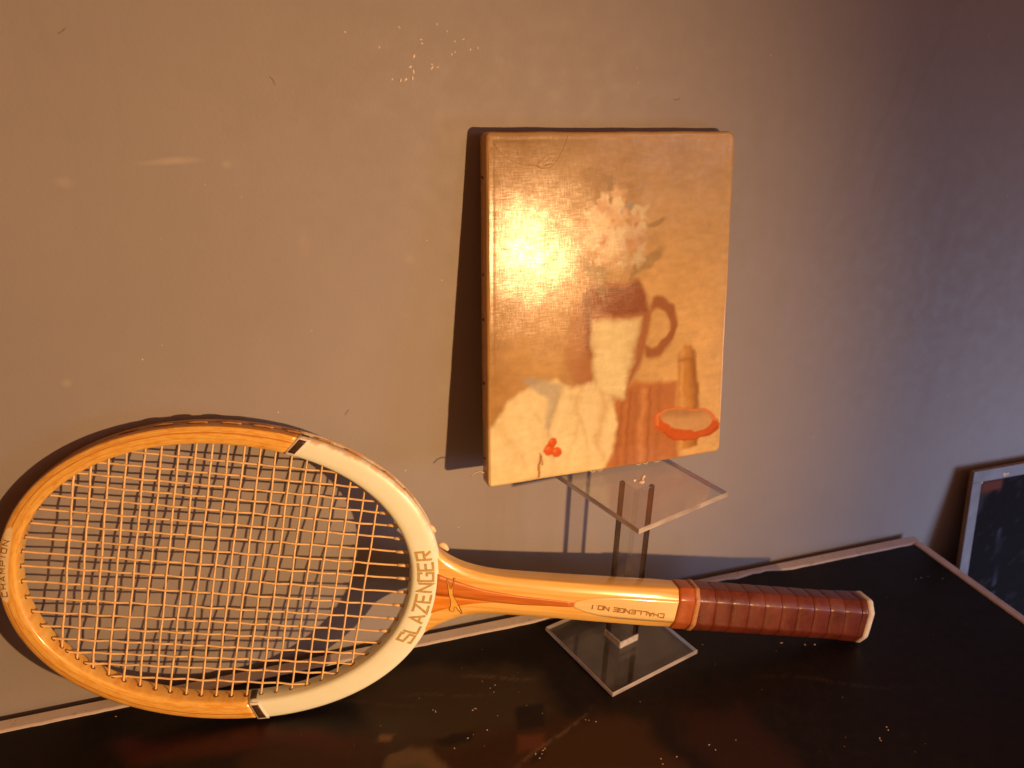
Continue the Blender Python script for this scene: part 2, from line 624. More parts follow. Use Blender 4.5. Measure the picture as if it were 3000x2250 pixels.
class VNoise:
    def __init__(self, seed):
        r = np.random.default_rng(seed)
        self.g = r.random((64, 64))

    def __call__(self, x, y):
        xi, yi = np.floor(x).astype(int), np.floor(y).astype(int)
        fx, fy = x - xi, y - yi
        fx, fy = fx * fx * (3 - 2 * fx), fy * fy * (3 - 2 * fy)
        g = lambda a, b: self.g[a % 64, b % 64]
        return ((g(xi, yi) * (1 - fx) + g(xi + 1, yi) * fx) * (1 - fy) + (g(xi, yi + 1) * (1 - fx) + g(xi + 1, yi + 1) * fx) * fy)


N1, N2, N3 = VNoise(1), VNoise(2), VNoise(3)


def fbm(x, y, n=N1):
    return (n(x, y) + .5 * n(2.1 * x + 7, 2.1 * y) + .25 * n(4.3 * x, 4.3 * y + 3)) / 1.75


def lay(C, mask, col):
    col = np.asarray(col, float)
    return C * (1 - mask[..., None]) + col * mask[..., None]


def inpoly(x, y, poly, soft):
    """soft signed-distance mask of a polygon"""
    poly = np.asarray(poly, float)
    d = np.full(x.shape, 1e9)
    inside = np.zeros(x.shape, bool)
    n = len(poly)
    for i in range(n):
        a, b = poly[i], poly[(i + 1) % n]
        e = b - a
        wx, wy = x - a[0], y - a[1]
        t = np.clip((wx * e[0] + wy * e[1]) / (e @ e + 1e-12), 0, 1)
        d = np.minimum(d, np.hypot(wx - e[0] * t, wy - e[1] * t))
        c = (a[1] > y) != (b[1] > y)
        xx = a[0] + (y - a[1]) / (b[1] - a[1] + 1e-12) * e[0]
        inside ^= c & (x < xx)
    s = np.where(inside, d, -d)
    return sstep(-soft, soft, s)


def set_print(o, cols):
    a = o.data.color_attributes.new("print", 'FLOAT_COLOR', 'POINT')
    arr = np.ones((len(o.data.vertices), 4), np.float32)
    arr[:, :3] = cols
    a.data.foreach_set("color", arr.ravel())


def grid_faces(nx, ny):
    f = []
    for j in range(ny - 1):
        for i in range(nx - 1):
            a = j * nx + i
            f.append((a, a + 1, a + nx + 1, a + nx))
    return f


# ---------------------------------------------------------------- the dark painted board lying flat
BX0, BX1, BY0, BY1, BT = -0.62, 0.659, -0.92, -0.0075, 0.020
board = empty("painted_board", Matrix.Translation((0, 0, -BT)))
tag(board, "large dark varnished painting lying flat under the racket, pale strips along its edges", "painted board")
PB = lambda p: (p[0], p[1], p[2] + BT)


def build_board_top():
    xs = np.concatenate([np.linspace(BX0, -.24, 20), np.linspace(-.237, BX1 - .0005, 300)])
    ys = np.concatenate([np.linspace(BY0, -.36, 30), np.linspace(-.357, BY1 - .0005, 160)])
    X, Y = np.meshgrid(xs, ys)
    x, y = X * 1000, Y * 1000
    C = np.zeros(X.shape + (3,)) + np.array([.007, .0055, .0065])
    wx = x + 26 * (fbm(x / 34, y / 34, N1) - .5)
    wy = y + 26 * (fbm(x / 34, y / 34, N2) - .5)
    n = fbm(x / 16, y / 16, N3)
    # dark brown field in the front, olive field behind, wine red on the left
    C = lay(C, inpoly(wx, wy, [(-30, -70), (60, -96), (200, -130), (262, -150), (275, -230), (240, -420), (-60, -420), (-60, -200)], 9) * (.75 + .4 * n), (.030, .014, .008))
    C = lay(C, inpoly(wx, wy, [(150, -150), (215, -138), (262, -158), (262, -240), (150, -240)], 8) * .8, (.040, .019, .010))
    C = lay(C, inpoly(wx, wy, [(50, -50), (120, -40), (200, -80), (196, -125), (120, -125), (60, -98)], 12) * .9, (.040, .028, .016))
    C = lay(C, inpoly(wx, wy, [(-130, -52), (-30, -62), (40, -98), (34, -118), (-30, -84), (-110, -80)], 8) * .8, (.048, .012, .010))
    C = lay(C, inpoly(wx, wy, [(-40, -92), (56, -108), (60, -160), (-40, -160)], 9) * .8, (.034, .016, .009))
    C = lay(C, inpoly(wx, wy, [(290, -150), (350, -165), (340, -280), (280, -260)], 14) * .5, (.040, .014, .010))
    # a few brush shapes near the front edge
    C = lay(C, inpoly(wx, wy, [(71, -120), (84, -115), (95, -124), (103, -140), (96, -170), (56, -150)], 3) * (.55 + .5 * n), (.115, .078, .042))
    C = lay(C, inpoly(wx, wy, [(76, -130), (86, -127), (92, -140), (70, -165), (62, -150)], 3) * .8, (.060, .048, .022))
    C = lay(C, inpoly(x, y, [(61, -103), (72, -106), (68, -112), (60, -109)], 1.5) * .8, (.150, .090, .052))
    C = lay(C, inpoly(x + 3 * n, y, [(170, -108), (192, -111), (185, -132), (163, -130)], 2) * .9, (.009, .006, .008))
    C = lay(C, inpoly(x, y + 3 * n, [(98, -119), (116, -117), (131, -120), (126, -128), (105, -127)], 2) * .9, (.009, .006, .008))
    C = lay(C, inpoly(x + 4 * n, y + 4 * n, [(162, -133), (183, -136), (179, -149), (157, -148)], 2.5) * .7, (.105, .036, .018))
    C = lay(C, inpoly(x, y, [(166, -153), (176, -152), (172, -160), (161, -162)], 2) * .8, (.010, .008, .008))
    # long dry brush drags
    for (cx, cy, ln, ang, s) in [(165, -74, 30, -.25, .3), (185, -146, 40, .5, .35), (120, -80, 40, -.2, .15), (430, -160, 60, -.4, .10), (360, -60, 80, -.3, .12), (60, -70, 40, -.3, .12)]:
        ca, sa = math.cos(ang), math.sin(ang)
        a = (x - cx) * ca + (y - cy) * sa
        b = -(x - cx) * sa + (y - cy) * ca + 3 * np.sin(a / 18)
        mk = np.exp(-(a / ln) ** 4) * np.exp(-(b / 1.3) ** 2) * (N2(a / 3, b / 1.5) > .35)
        C = lay(C, mk * s, (.20, .14, .10))
    Z = 0.00016 * (fbm(x / 5, y / 5, N1) - .5)
    V = np.stack([X, Y, Z + BT], -1).reshape(-1, 3)
    o = mesh_obj("painted_face", V, grid_faces(len(xs), len(ys)), M_board, board)
    set_print(o, C.reshape(-1, 3))
    return o


build_board_top()


def box_mesh(x0, x1, y0, y1, z0, z1, bev=0.0):
    bm = bmesh.new()
    bmesh.ops.create_cube(bm, size=1.0)
    for v in bm.verts:
        v.co = ((x0 + x1) / 2 + v.co.x * (x1 - x0), (y0 + y1) / 2 + v.co.y * (y1 - y0), (z0 + z1) / 2 + v.co.z * (z1 - z0))
    if bev > 0:
        bmesh.ops.bevel(bm, geom=list(bm.edges), offset=bev, segments=2, affect='EDGES', profile=0.6)
    return bm


def box(name, dims, m, parent, bev=0.0):
    bm = box_mesh(*dims, bev=bev)
    me = bpy.data.meshes.new(name)
    bm.to_mesh(me)
    bm.free()
    me.materials.append(m)
    o = bpy.data.objects.new(name, me)
    COL.objects.link(o)
    o.parent = parent
    return o


box("board_body", (BX0 - .0004, BX1 - .001, BY0 - .0004, BY1 - .001, 0, BT - .0012), mat_simple("board_side_paint", (.03, .026, .026), .6, .3), board)


def strip(name, along, pos0, pos1, a0, a1, parent, n=180, hgt=.0016):
    """raised pale edging with a slightly ragged inner edge; along 'x' or 'y'"""
    ts = np.linspace(a0, a1, n)
    V, F = [], []
    for i, t in enumerate(ts):
        rag = 0.0011 * (fbm(np.array(t * 190.), np.array(0.3), N2) - .5) + 0.0006 * (N1(np.array(t * 900.), np.array(.5)) - .5)
        # dark paint drawn over the strip where the board shows it chipped
        if along == 'x':
            rag += 0.0052 * float(sstep(.386, .398, np.array(t)) * (1 - sstep(.470, .500, np.array(t)))) * (0.55 + 0.9 * float(N3(np.array(t * 260.), np.array(.2)) - .3))
        inn = pos0 - rag if along == 'y' else pos0 + rag
        prof = [(inn, BT - .0006), (inn, BT + hgt * .55), (inn + (pos1 - pos0) * .12, BT + hgt), (pos1 - (pos1 - pos0) * .08, BT + hgt), (pos1, BT + hgt * .5), (pos1, BT - .012)]
        for (q, z) in prof:
            V.append((t, q, z) if along == 'x' else (q, t, z))
        if i:
            b = (i - 1) * 6
            for j in range(5):
                F.append((b + j, b + j + 1, b + j + 7, b + j + 6))
    F.append(tuple(range(6)))
    F.append(tuple(len(V) - 6 + j for j in range(6)))
    o = mesh_obj(name, V, F, M_strip, parent, smooth=False)
    recalc(o)
    return o


strip("edge_strip", 'x', -0.0195, -0.0075, BX0, BX1 - .0003, board)
strip("edge_strip", 'y', 0.6495, 0.6590, BY0, -0.0200, board)
# small pale flecks and scratches stuck on the varnish
vv, ff = [], []
SP = [(98, -77, .5), (107, -93.6, 1.0), (105.5, -91.7, .8), (135, -101, .9), (137.4, -100, .9), (159.6, -81, .8), (155, -83, .6), (156.6, -88, .6), (151, -74, .6),
      (140, -123, .9), (152, -112, .6), (129, -124, .4), (215.8, -136, .7), (218, -137.3, .6), (222.6, -140, .7), (167.6, -154.5, .9), (174, -153.3, .8), (169, -159, .8), (175.8, -152, .8),
      (172, -156, .7), (254, -186, .9), (253, -190.6, .7), (266, -188, .7), (139, -55, .4), (178, -75, .3), (182, -73, .3), (177, -109, .4), (186, -120, .5), (265, -132, .5),
      (64, -95, .4), (112, -132, .8), (124, -126, .8), (416.5, -107.5, 1.2), (435.3, -115.3, 1.2), (443.7, -117.9, 1.2), (348, -89, .6), (437, -212, .9), (436, -214.7, .9), (424, -219, .8),
      (423, -221, .8), (425, -176.5, .5), (317, -187.7, .5), (295, -185.6, .8), (297, -191, .8), (611.5, -68.4, .9), (604, -69, .9), (620, -68.6, .6), (631, -76, .6), (649, -69, .6),
      (-125.8, -27, .8), (554.7, -83, .4)]
for i, (x, y, r) in enumerate(SP):
    chip(vv, ff, (x / 1000, y / 1000, BT + .0001), .0009 * r, .0005 * r, (0, 0, 1), 500 + i)
for i in range(46):
    x, y = rng.uniform(-.05, .64), rng.uniform(-.26, -.03)
    if abs(x - .145) > .1 and rng.random() < .55:
        continue
    chip(vv, ff, (x, y, BT + .0001), rng.uniform(.00015, .0004), .00018, (0, 0, 1), 700 + i)
o = mesh_obj("paint_fleck", vv, ff, M_fleck, board)
o["kind"] = "stuff"

# ---------------------------------------------------------------- dark panel leaning on the wall at the right
# left edge of its front seen from the camera: bottom stands away from the wall
P_TLf = Vector((0.7130, -0.0135, 0.0755))
P_BLf = Vector((0.7130, -0.0480, FLOOR_Z + .0010))
ez = (P_TLf - P_BLf)
PH = ez.length
ez.normalize()
ex = Vector((1, 0, 0))
ex = (ex - ez * ex.dot(ez)).normalized()
ey = ez.cross(ex)           # into the wall
pm = Matrix((ex, ey, ez)).transposed().to_4x4()
pm.translation = P_BLf
panel = empty("leaning_panel", pm)
tag(panel, "black painted panel with grey edges leaning on the wall past the board's right end", "painted panel")
PW, PT = 0.46, 0.0045
box("panel_body", (.0004, PW, .0002, PT, 0, PH), M_wood_raw, panel, .0006)


def panel_face():
    nx, nz = 90, 60
    xs, zs = np.linspace(.0122, PW - .0122, nx), np.linspace(.0122, PH - .0124, nz)
    X, Z = np.meshgrid(xs, zs)
    x, z = X * 1000, Z * 1000
    top = PH * 1000
    C = np.zeros(X.shape + (3,)) + np.array([.010, .010, .012])
    n = fbm(x / 9, z / 9, N1)
    C = lay(C, inpoly(x + 2 * n, z + 3 * n, [(14, top - 12), (45, top - 12), (45, top - 26), (36, top - 24), (26, top - 27), (14, top - 26)], 1.4), (.155, .052, .036))
    C = lay(C, inpoly(x + 4 * n, z + 4 * n, [(11, top - 26), (24, top - 25), (22, top - 42), (12, top - 48)], 3) * .6, (.055, .055, .055))
    C = lay(C, (n > .72) * .10, (.10, .10, .12))
    for (cx, s) in ((62, .5), (44, .2)):
        C = lay(C, np.exp(-((x - cx + z * .06) / 1.2) ** 2) * s * (N2(z / 9, x / 9) > .3) * (z < top - 70), (.10, .11, .17))
    V = np.stack([X, np.full_like(X, -.0006), Z], -1).reshape(-1, 3)
    o = mesh_obj("painted_face", V, grid_faces(nx, nz), M_panel, panel)
    set_print(o, C.reshape(-1, 3))


panel_face()
box("edge_strip", (0, .0128, -.0016, .0001, .0128, PH - .0131), M_stripg, panel, .0005)
box("edge_strip", (-.0002, PW, -.0018, .0003, PH - .0129, PH + .0002), M_stripg, panel, .0005)
box("edge_strip", (PW - .0128, PW, -.0016, .0001, .0128, PH - .0131), M_stripg, panel, .0005)
box("edge_strip", (0, PW, -.0018, .0001, 0, .0126), M_stripg, panel, .0005)
vv, ff = [], []
chip(vv, ff, (.0132, -.0010, PH - .0138), .0017, .0006, (0, -1, 0), 61)
chip(vv, ff, (.0440, -.0018, PH - .0090), .0024, .0004, (0, -1, 0), 62)  # amber highlight on the top strip, painted as flakes
chip(vv, ff, (.0485, -.0018, PH - .0088), .0020, .0004, (0, -1, 0), 63)
o = mesh_obj("paint_fleck", vv, ff, mat_simple("amber_fleck_highlight", (.75, .52, .25), .4, .5), panel)
o["kind"] = "stuff"

# ---------------------------------------------------------------- acrylic display stand
ZT = 0.1640     # top face of the upper sheet
stand = empty("acrylic_stand", Matrix.Translation((0.2798, -0.0660, 0.0003)))
tag(stand, "clear acrylic display stand with square bar post between two sheets", "display stand")
SO = Vector((0.2798, -0.0660, 0.0003))


def sheet(name, quad, z0, z1):
    q = [Vector((p[0] / 1000, p[1] / 1000, 0)) - Vector((SO.x, SO.y, 0)) for p in quad]
    z0, z1 = z0 - SO.z, z1 - SO.z
    c = sum(q, Vector()) / 4
    b = .0005
    ins = [p + (c - p).normalized() * b * 1.4 for p in q]
    V = [(*p.xy, z0) for p in ins] + [(*p.xy, z0 + b) for p in q] + [(*p.xy, z1 - b) for p in q] + [(*p.xy, z1) for p in ins]
    F, mi = [(3, 2, 1, 0)], [0]
    for k in range(3):
        for j in range(4):
            F.append((k * 4 + j, k * 4 + (j + 1) % 4, k * 4 + 4 + (j + 1) % 4, k * 4 + 4 + j))
            mi.append(1)
    F.append((12, 13, 14, 15))
    mi.append(0)
    o = mesh_obj(name, V, F, M_sheet, stand, smooth=False)
    o.data.materials.append(M_edge)
    o.data.polygons.foreach_set("material_index", mi)
    return o


base_q = [(245.5, -121.7), (337.2, -98.0), (314.2, -8.9), (222.4, -32.3)]
top_q = [(248.1, -130.1), (339.5, -102.9), (311.1, -8.5), (219.8, -34.9)]
sheet("base_sheet", base_q, .0004, .0048)
sheet("top_sheet", top_q, ZT - .0044, ZT)
PA = 0.268
FL, FT = .0165, .0030      # flange length and thickness of the angle bar


def bar_piece(name, x0, x1, y0, y1, z0, z1, m, bev=.0003):
    """piece of the post in the post's own axes (corner of the angle at -FL/2, -FL/2)"""
    ca, sa = math.cos(PA), math.sin(PA)
    bm = box_mesh(x0 - FL / 2, x1 - FL / 2, y0 - FL / 2, y1 - FL / 2, z0 - SO.z, z1 - SO.z, bev=bev)
    for v in bm.verts:
        x, y = v.co.x, v.co.y
        v.co.x, v.co.y = x * ca - y * sa, x * sa + y * ca
    me = bpy.data.meshes.new(name)
    bm.to_mesh(me)
    bm.free()
    me.materials.append(m)
    o = bpy.data.objects.new(name, me)
    COL.objects.link(o)
    o.parent = stand
    return o


PZ0, PZ1 = .0050, ZT - .0046
bar_piece("post_flange", FT + .0001, FL, 0, FT, PZ0, PZ1, M_post)
bar_piece("post_flange", 0, FT, FT + .0001, FL, PZ0, PZ1, M_post)
bar_piece("post_corner", 0, FT, 0, FT, PZ0, PZ1, M_post)
bar_piece("post_edge", FL + .0001, FL + .0034, 0, FT + .0004, PZ0, PZ1, M_bar)
bar_piece("post_edge", 0, FT + .0004, FL + .0001, FL + .0034, PZ0, PZ1, M_bar)
bar_piece("post_foot", -.0012, FL + .003, -.0012, -.0001, PZ0, PZ0 + .0065, M_milky)  # pale, half see-through strips round the bottom of the post
bar_piece("post_foot", -.0012, -.0001, .0000, FL + .003, PZ0, PZ0 + .0065, M_milky)
vv, ff = [], []
for i, (dx, dy, r) in enumerate([(.001, -.004, .0030), (.0045, .0005, .0022), (-.003, -.001, .0012), (.007, .003, .0016)]):
    chip(vv, ff, (dx, dy, ZT + .0001 - SO.z), r, .0012, (0, 0, 1), 800 + i)
mesh_obj("glue_blob", vv, ff, M_glue, stand)

# ---------------------------------------------------------------- canvas print standing on the sheet, leaning on the wall
camv = np.array(CAM)
cor = np.array([[161.9, -40.3, 163.5], [371.6, -41.0, 162.9], [365.5, -9.3, 423.0], [165.3, -8.5, 423.6]]) / 1000
cor[0, 1] -= .0048
cor[3, 1] -= .0048
cor = camv + (cor - camv) * 0.990
CT = 0.0125
e_y = np.array([-0.0136, 0.99254, -0.12112])
e_x = np.array([0.9999, 0.0137, 0.0])
e_z = np.cross(e_x, e_y)
cm = Matrix((Vector(e_x), Vector(e_y), Vector(e_z))).transposed()
c_org = (cor[0] + cor[1]) / 2
cm4 = cm.to_4x4()
cm4.translation = Vector(c_org)
canvas = empty("canvas_print", cm4)
tag(canvas, "small varnished canvas picture with worn edges propped on the clear stand", "canvas print")
Rm = np.array([e_x, e_y, e_z])
loc = (cor - c_org) @ Rm.T          # local corners (x, y, z)


def warp(u, t):
    """unit square -> local canvas front (x, z)"""
    a, b, c, d = loc[0], loc[1], loc[2], loc[3]
    w = np.stack([(1 - u) * (1 - t), u * (1 - t), u * t, (1 - u) * t], -1)
    return w @ np.array([a, b, c, d])


def paint_print(u, t):
    """soft old still life: jug with pale blooms, cream cloth, dish, on a golden ground (u, t from the lower left)"""
    y = t * 1.26
    n = fbm(u * 9, y * 9, N1)
    nf = fbm(u * 42, y * 42, N2)
    br = fbm(u * 20 + 3 * n, y * 60, N3)          # drag of the brush
    wu = u + .045 * (fbm(u * 8, y * 8, N3) - .5) + .012 * (fbm(u * 40, y * 40, N1) - .5)
    wy = y + .045 * (fbm(u * 8 + 9, y * 8, N2) - .5) + .012 * (fbm(u * 40 + 5, y * 40, N2) - .5)
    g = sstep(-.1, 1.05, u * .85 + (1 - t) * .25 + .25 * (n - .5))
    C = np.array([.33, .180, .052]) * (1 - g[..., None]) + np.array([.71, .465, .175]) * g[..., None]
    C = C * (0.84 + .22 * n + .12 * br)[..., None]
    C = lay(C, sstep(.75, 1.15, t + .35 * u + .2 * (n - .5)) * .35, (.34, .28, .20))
    # russet ledge behind the cloth
    C = lay(C, inpoly(wu, wy, [(.46, -.1), (.46, .27), (.60, .34), (.79, .33), (.80, -.1)], .016), (.47, .190, .060))
    for (x0, w, s_) in ((.565, .010, .6), (.60, .018, .35), (.655, .008, .55), (.70, .012, .3), (.525, .012, .5)):
        C = lay(C, inpoly(wu, wy, [(.47, -.1), (.47, .26), (.60, .32), (.79, .31), (.80, -.1)], .02) * np.exp(-((wu - x0 - .10 * (wy - .1)) / w) ** 2) * s_, (.30, .105, .034))
    C = lay(C, inpoly(wu, wy, [(.47, -.1), (.47, .26), (.60, .32), (.79, .31), (.80, -.1)], .02) * np.exp(-((wu - .625 - .10 * (wy - .1)) / .014) ** 2) * .5, (.66, .33, .13))
    # tall brass pot at the right
    pot = inpoly(wu, wy, [(.795, .04), (.79, .36), (.80, .44), (.82, .465), (.855, .465), (.868, .44), (.878, .36), (.875, .04)], .010)
    C = lay(C, pot, (.55, .27, .060))
    C = lay(C, pot * sstep(.835, .875, wu) * .8, (.27, .105, .022))
    C = lay(C, pot * np.exp(-((wu - .812) / .010) ** 2) * .55, (.74, .46, .17))
    C = lay(C, pot * np.exp(-((wy - .41) / .008) ** 2) * .5, (.30, .12, .03))
    # clay jug
    jug = inpoly(wu, wy, [(.37, .30), (.325, .40), (.30, .52), (.32, .63), (.38, .70), (.405, .75), (.605, .742), (.625, .69), (.655, .60), (.65, .48), (.60, .36), (.56, .30)], .013)
    C = lay(C, jug, np.array([.37, .150, .050]))
    C = lay(C, jug * sstep(.46, .30, wu) * .55 * (.6 + .6 * n), (.52, .31, .125))
    C = lay(C, jug * np.exp(-((wu - .405 + .1 * (wy - .5)) / .018) ** 2) * sstep(.42, .52, wy) * .75, (.20, .075, .026))
    C = lay(C, jug * inpoly(wu, wy, [(.40, .645), (.41, .72), (.615, .705), (.635, .625), (.5, .612)], .011), (.255, .080, .026))
    C = lay(C, jug * np.exp(-((wy - .728 + .02 * wu) / .006) ** 2) * .7, (.15, .075, .045))
    pan = inpoly(wu, wy, [(.432, .30), (.418, .60), (.5, .588), (.612, .598), (.59, .42), (.55, .30)], .018)
    C = lay(C, pan, np.array([.76, .66, .33]))
    C = lay(C, pan * sstep(.54, .61, wu) * .45, (.56, .40, .17))
    C = lay(C, pan * sstep(.47, .42, wu) * .4, (.62, .48, .22))
    C = lay(C, pan * (br > .56) * .18, (.86, .79, .48))
    hd = np.abs(np.hypot((wu - .685) / 1.0, (wy - .55) / 1.35) - .075)
    C = lay(C, sstep(.026, .008, hd) * sstep(.625, .66, wu), (.34, .13, .042))
    # soft bouquet above the jug
    r2 = np.random.default_rng(21)
    for (cx, cy, a, L) in [(.40, .80, 2.4, .07), (.65, .81, .6, .075), (.45, .78, 1.9, .05), (.585, .775, 1.0, .05), (.375, .87, 2.8, .055), (.665, .94, .3, .05), (.48, 1.06, 1.7, .045), (.44, .72, 2.0, .05)]:
        p, q = (wu - cx) * math.cos(a) + (wy - cy) * math.sin(a), -(wu - cx) * math.sin(a) + (wy - cy) * math.cos(a)
        C = lay(C, sstep(1.25, .6, np.hypot(p / L, q / (L * .32))) * .7, (.30, .205, .075))
    for k in range(90):
        a, rr = r2.uniform(0, 6.28), .135 * math.sqrt(r2.random())
        cx, cy, rad = .515 + rr * math.cos(a) * .92, .915 + rr * 1.05 * math.sin(a), r2.uniform(.012, .034)
        dx_, dy_ = u - cx, y - cy
        th = np.arctan2(dy_, dx_)
        dd = np.hypot(dx_, dy_) / rad * (1 + .22 * np.sin(5 * th + k)) + .9 * (nf - .5)
        sh = .80 + .25 * (cy - .80) / .25 - .25 * (cx - .5) / .13 * .5
        col = np.array([(.80, .67, .37), (.83, .72, .44), (.74, .52, .27), (.68, .43, .23), (.80, .62, .40)][k % 5]) * min(1.04, max(.62, sh))
        C = lay(C, sstep(1.25, .55, dd) * .80, col)
        C = lay(C, np.exp(-((dd - .75) / .16) ** 2) * .20 * (dy_ < 0), (.42, .25, .10))
    for (cx, cy, rad, col) in [(.555, 1.005, .013, (.27, .31, .33)), (.525, .985, .010, (.44, .38, .30)), (.49, .955, .010, (.70, .35, .15)), (.45, .88, .015, (.50, .22, .085)), (.56, .87, .018, (.52, .27, .12)), (.585, .94, .012, (.48, .22, .10))]:
        C = lay(C, sstep(1.3, .4, np.hypot(u - cx, y - cy) / rad + .8 * (nf - .5)) * .85, col)
    # heap of cream cloth across the lower left
    cl = inpoly(wu, wy, [(-.1, -.1), (-.1, .20), (.03, .25), (.08, .32), (.17, .375), (.27, .385), (.33, .345), (.42, .36), (.49, .30), (.52, .18), (.50, .07), (.44, -.1)], .014)
    ccol = np.array([.83, .71, .37]) * (.90 + .14 * n + .06 * br)[..., None]
    C = C * (1 - cl[..., None]) + ccol * cl[..., None]
    for (x0, sl, w, s_, c_) in [(.10, .30, .014, .35, (.66, .50, .22)), (.15, .22, .010, .25, (.90, .82, .52)), (.255, -.10, .012, .5, (.50, .40, .22)), (.285, -.06, .014, .3, (.90, .82, .52)), (.34, -.02, .010, .3, (.64, .47, .20)),
                               (.385, .05, .012, .35, (.60, .43, .17)), (.415, .06, .010, .3, (.88, .79, .48)), (.455, .10, .014, .45, (.56, .36, .13)), (.06, .2, .012, .25, (.68, .52, .24)), (.20, .12, .008, .22, (.66, .50, .24))]:
        C = lay(C, cl * np.exp(-((wu - x0 + sl * (wy - .18) + .02 * np.sin(wy * 18 + x0 * 40)) / w) ** 2) * s_ * sstep(-.02, .12, wy), c_)
    C = lay(C, cl * sstep(.30, .37, wy + .3 * np.abs(wu - .2)) * .25, (.60, .45, .22))
    rib = inpoly(wu, wy, [(.13, .40), (.165, .41), (.235, .385), (.285, .36), (.268, .30), (.238, .20), (.222, .20), (.228, .32), (.17, .36)], .013)
    C = lay(C, rib * .7 * (.6 + .7 * n), (.40, .37, .27))
    # red berries on the cloth, small twig
    for (cx, cy, rad) in [(.243, .118, .024), (.274, .104, .021), (.257, .146, .018)]:
        dd = np.hypot(u - cx, y - cy) / rad + .35 * (nf - .5)
        C = lay(C, sstep(1.15, .75, dd), (.70, .115, .016))
        C = lay(C, sstep(1.0, .2, np.hypot(u - cx + .007, y - cy - .006) / (rad * .55)) * .45, (.82, .34, .11))
        C = lay(C, sstep(.6, 1.0, dd) * sstep(1.15, .9, dd) * (y < cy) * .5, (.34, .045, .01))
    C = lay(C, sstep(.007, .002, np.abs(wu - .205 - .06 * (wy - .04))) * (y > .012) * (y < .098) * .9, (.40, .15, .035))
    C = lay(C, sstep(.005, .001, np.abs(wu - .215 + .25 * (wy - .07))) * (y > .06) * (y < .11) * .8, (.40, .15, .035))
    # glazed red dish at the lower right
    cx, cy, a_, b_ = .83, .150, .148, .072
    d = np.hypot((wu - cx) / a_, (wy - cy + .16 * (wu - cx)) / b_)
    C = lay(C, sstep(1.06, .96, d), (.58, .120, .020))
    di = np.hypot((wu - cx) / (a_ * .80), (wy - cy - .016 + .16 * (wu - cx)) / (b_ * .66))
    C = lay(C, sstep(1.06, .94, di), np.array([.60, .36, .145]))
    C = lay(C, sstep(1.06, .94, di) * sstep(.0, .05, wy - cy - .004) * .6, (.36, .165, .055))
    C = lay(C, np.exp(-((d - .93) / .05) ** 2) * (wy > cy) * .6, (.80, .33, .10))
    C = lay(C, np.exp(-((d - .96) / .05) ** 2) * (wy < cy - .03) * .5, (.30, .05, .012))
    # aged toning and brush texture
    C = C * (0.90 + .10 * nf + .10 * br)[..., None]
    return np.clip(C * np.array([.90, .95, 1.0]), 0.004, .9)


def build_canvas():
    W_, H_ = .2065, .2575
    nu, nt = 250, 312
    us = np.linspace(0, 1, nu)
    tt = np.linspace(0, 1, nt)
    U, T = np.meshgrid(us, tt)
    X, Z = U * W_, T * H_
    r = np.where((X > W_ / 2) & (Z > H_ / 2), .0070, np.where(X > W_ / 2, .0052, .0038))
    dx = np.minimum(X, W_ - X)
    dz = np.minimum(Z, H_ - Z)
    inc = (dx < r) & (dz < r)
    ax_, az_ = r - dx, r - dz
    ln = np.hypot(ax_, az_) + 1e-9
    mx = np.maximum(ax_, az_)
    sc = np.where(inc, mx / ln, 1.0)
    ndx, ndz = np.where(inc, r - ax_ * sc, dx), np.where(inc, r - az_ * sc, dz)
    X2 = np.where(X < W_ / 2, ndx, W_ - ndx)
    Z2 = np.where(Z < H_ / 2, ndz, H_ - ndz)
    # slightly wobbly old edges
    U2 = X2 / W_
    T2 = Z2 / H_
    edge_w = .0007
    U2 = U2 + (edge_w / W_) * (fbm(T * 9, U * 2, N1) - .5) * 2 * np.abs(U - .5)
    T2 = T2 + (edge_w / H_) * (fbm(U * 9, T * 2, N2) - .5) * 2 * np.abs(T - .5)
    P = warp(U2, T2)
    ed = np.minimum(np.where(inc, r - np.minimum(np.maximum(ax_, az_), r), np.minimum(dx, dz)), 1.0)
    rb = .0020
    e = np.clip(1 - ed / rb, 0, 1)
    depth = rb * (1 - np.sqrt(np.clip(1 - e * e, 0, 1)))
    bulge = .0006 * (fbm(U * 3, T * 3, N3) - .5)
    # faint stretcher ridge just inside the edges
    depth = depth + .00006 * np.exp(-((ed - .0052) / .0012) ** 2)
    # lifted crease at the upper left
    P[..., 1] += depth + bulge
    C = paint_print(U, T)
    tan = np.array([.50, .30, .11])
    m_edge = sstep(.0030, .0012, ed + .0012 * (fbm(U * 30, T * 38, N1) - .5))
    C = lay(C, m_edge * .45, tan)
    V = P.reshape(-1, 3).tolist()
    cols = C.reshape(-1, 3).tolist()
    F = grid_faces(nu, nt)
    # sides from the perimeter
    per = [i for i in range(nu)] + [j * nu + nu - 1 for j in range(1, nt)] + [(nt - 1) * nu + i for i in range(nu - 2, -1, -1)] + [j * nu for j in range(nt - 2, 0, -1)]
    rings = [per]
    for k, dd in enumerate((.0035, .0075, CT - .0012, CT)):
        new = []
        ins = 0.0 if k < 3 else .0012
        for i in per:
            p = V[i]
            cx, cz = float(loc[:, 0].mean()), float(loc[:, 2].mean())
            q = [p[0] + (cx - p[0]) * ins * 5, dd, p[2] + (cz - p[2]) * ins * 5]
            new.append(len(V))
            V.append(q)
            s = .9 - .1 * k + .2 * random.random()
            cols.append([.60 * s, .34 * s, .13 * s])
        rings.append(new)
    for a, b in zip(rings, rings[1:]):
        for i in range(len(a)):
            j = (i + 1) % len(a)
            F.append((a[j], a[i], b[i], b[j]))
    F.append(tuple(rings[-1]))
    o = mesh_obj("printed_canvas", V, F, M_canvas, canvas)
    recalc(o)
    set_print(o, np.array(cols))


build_canvas()


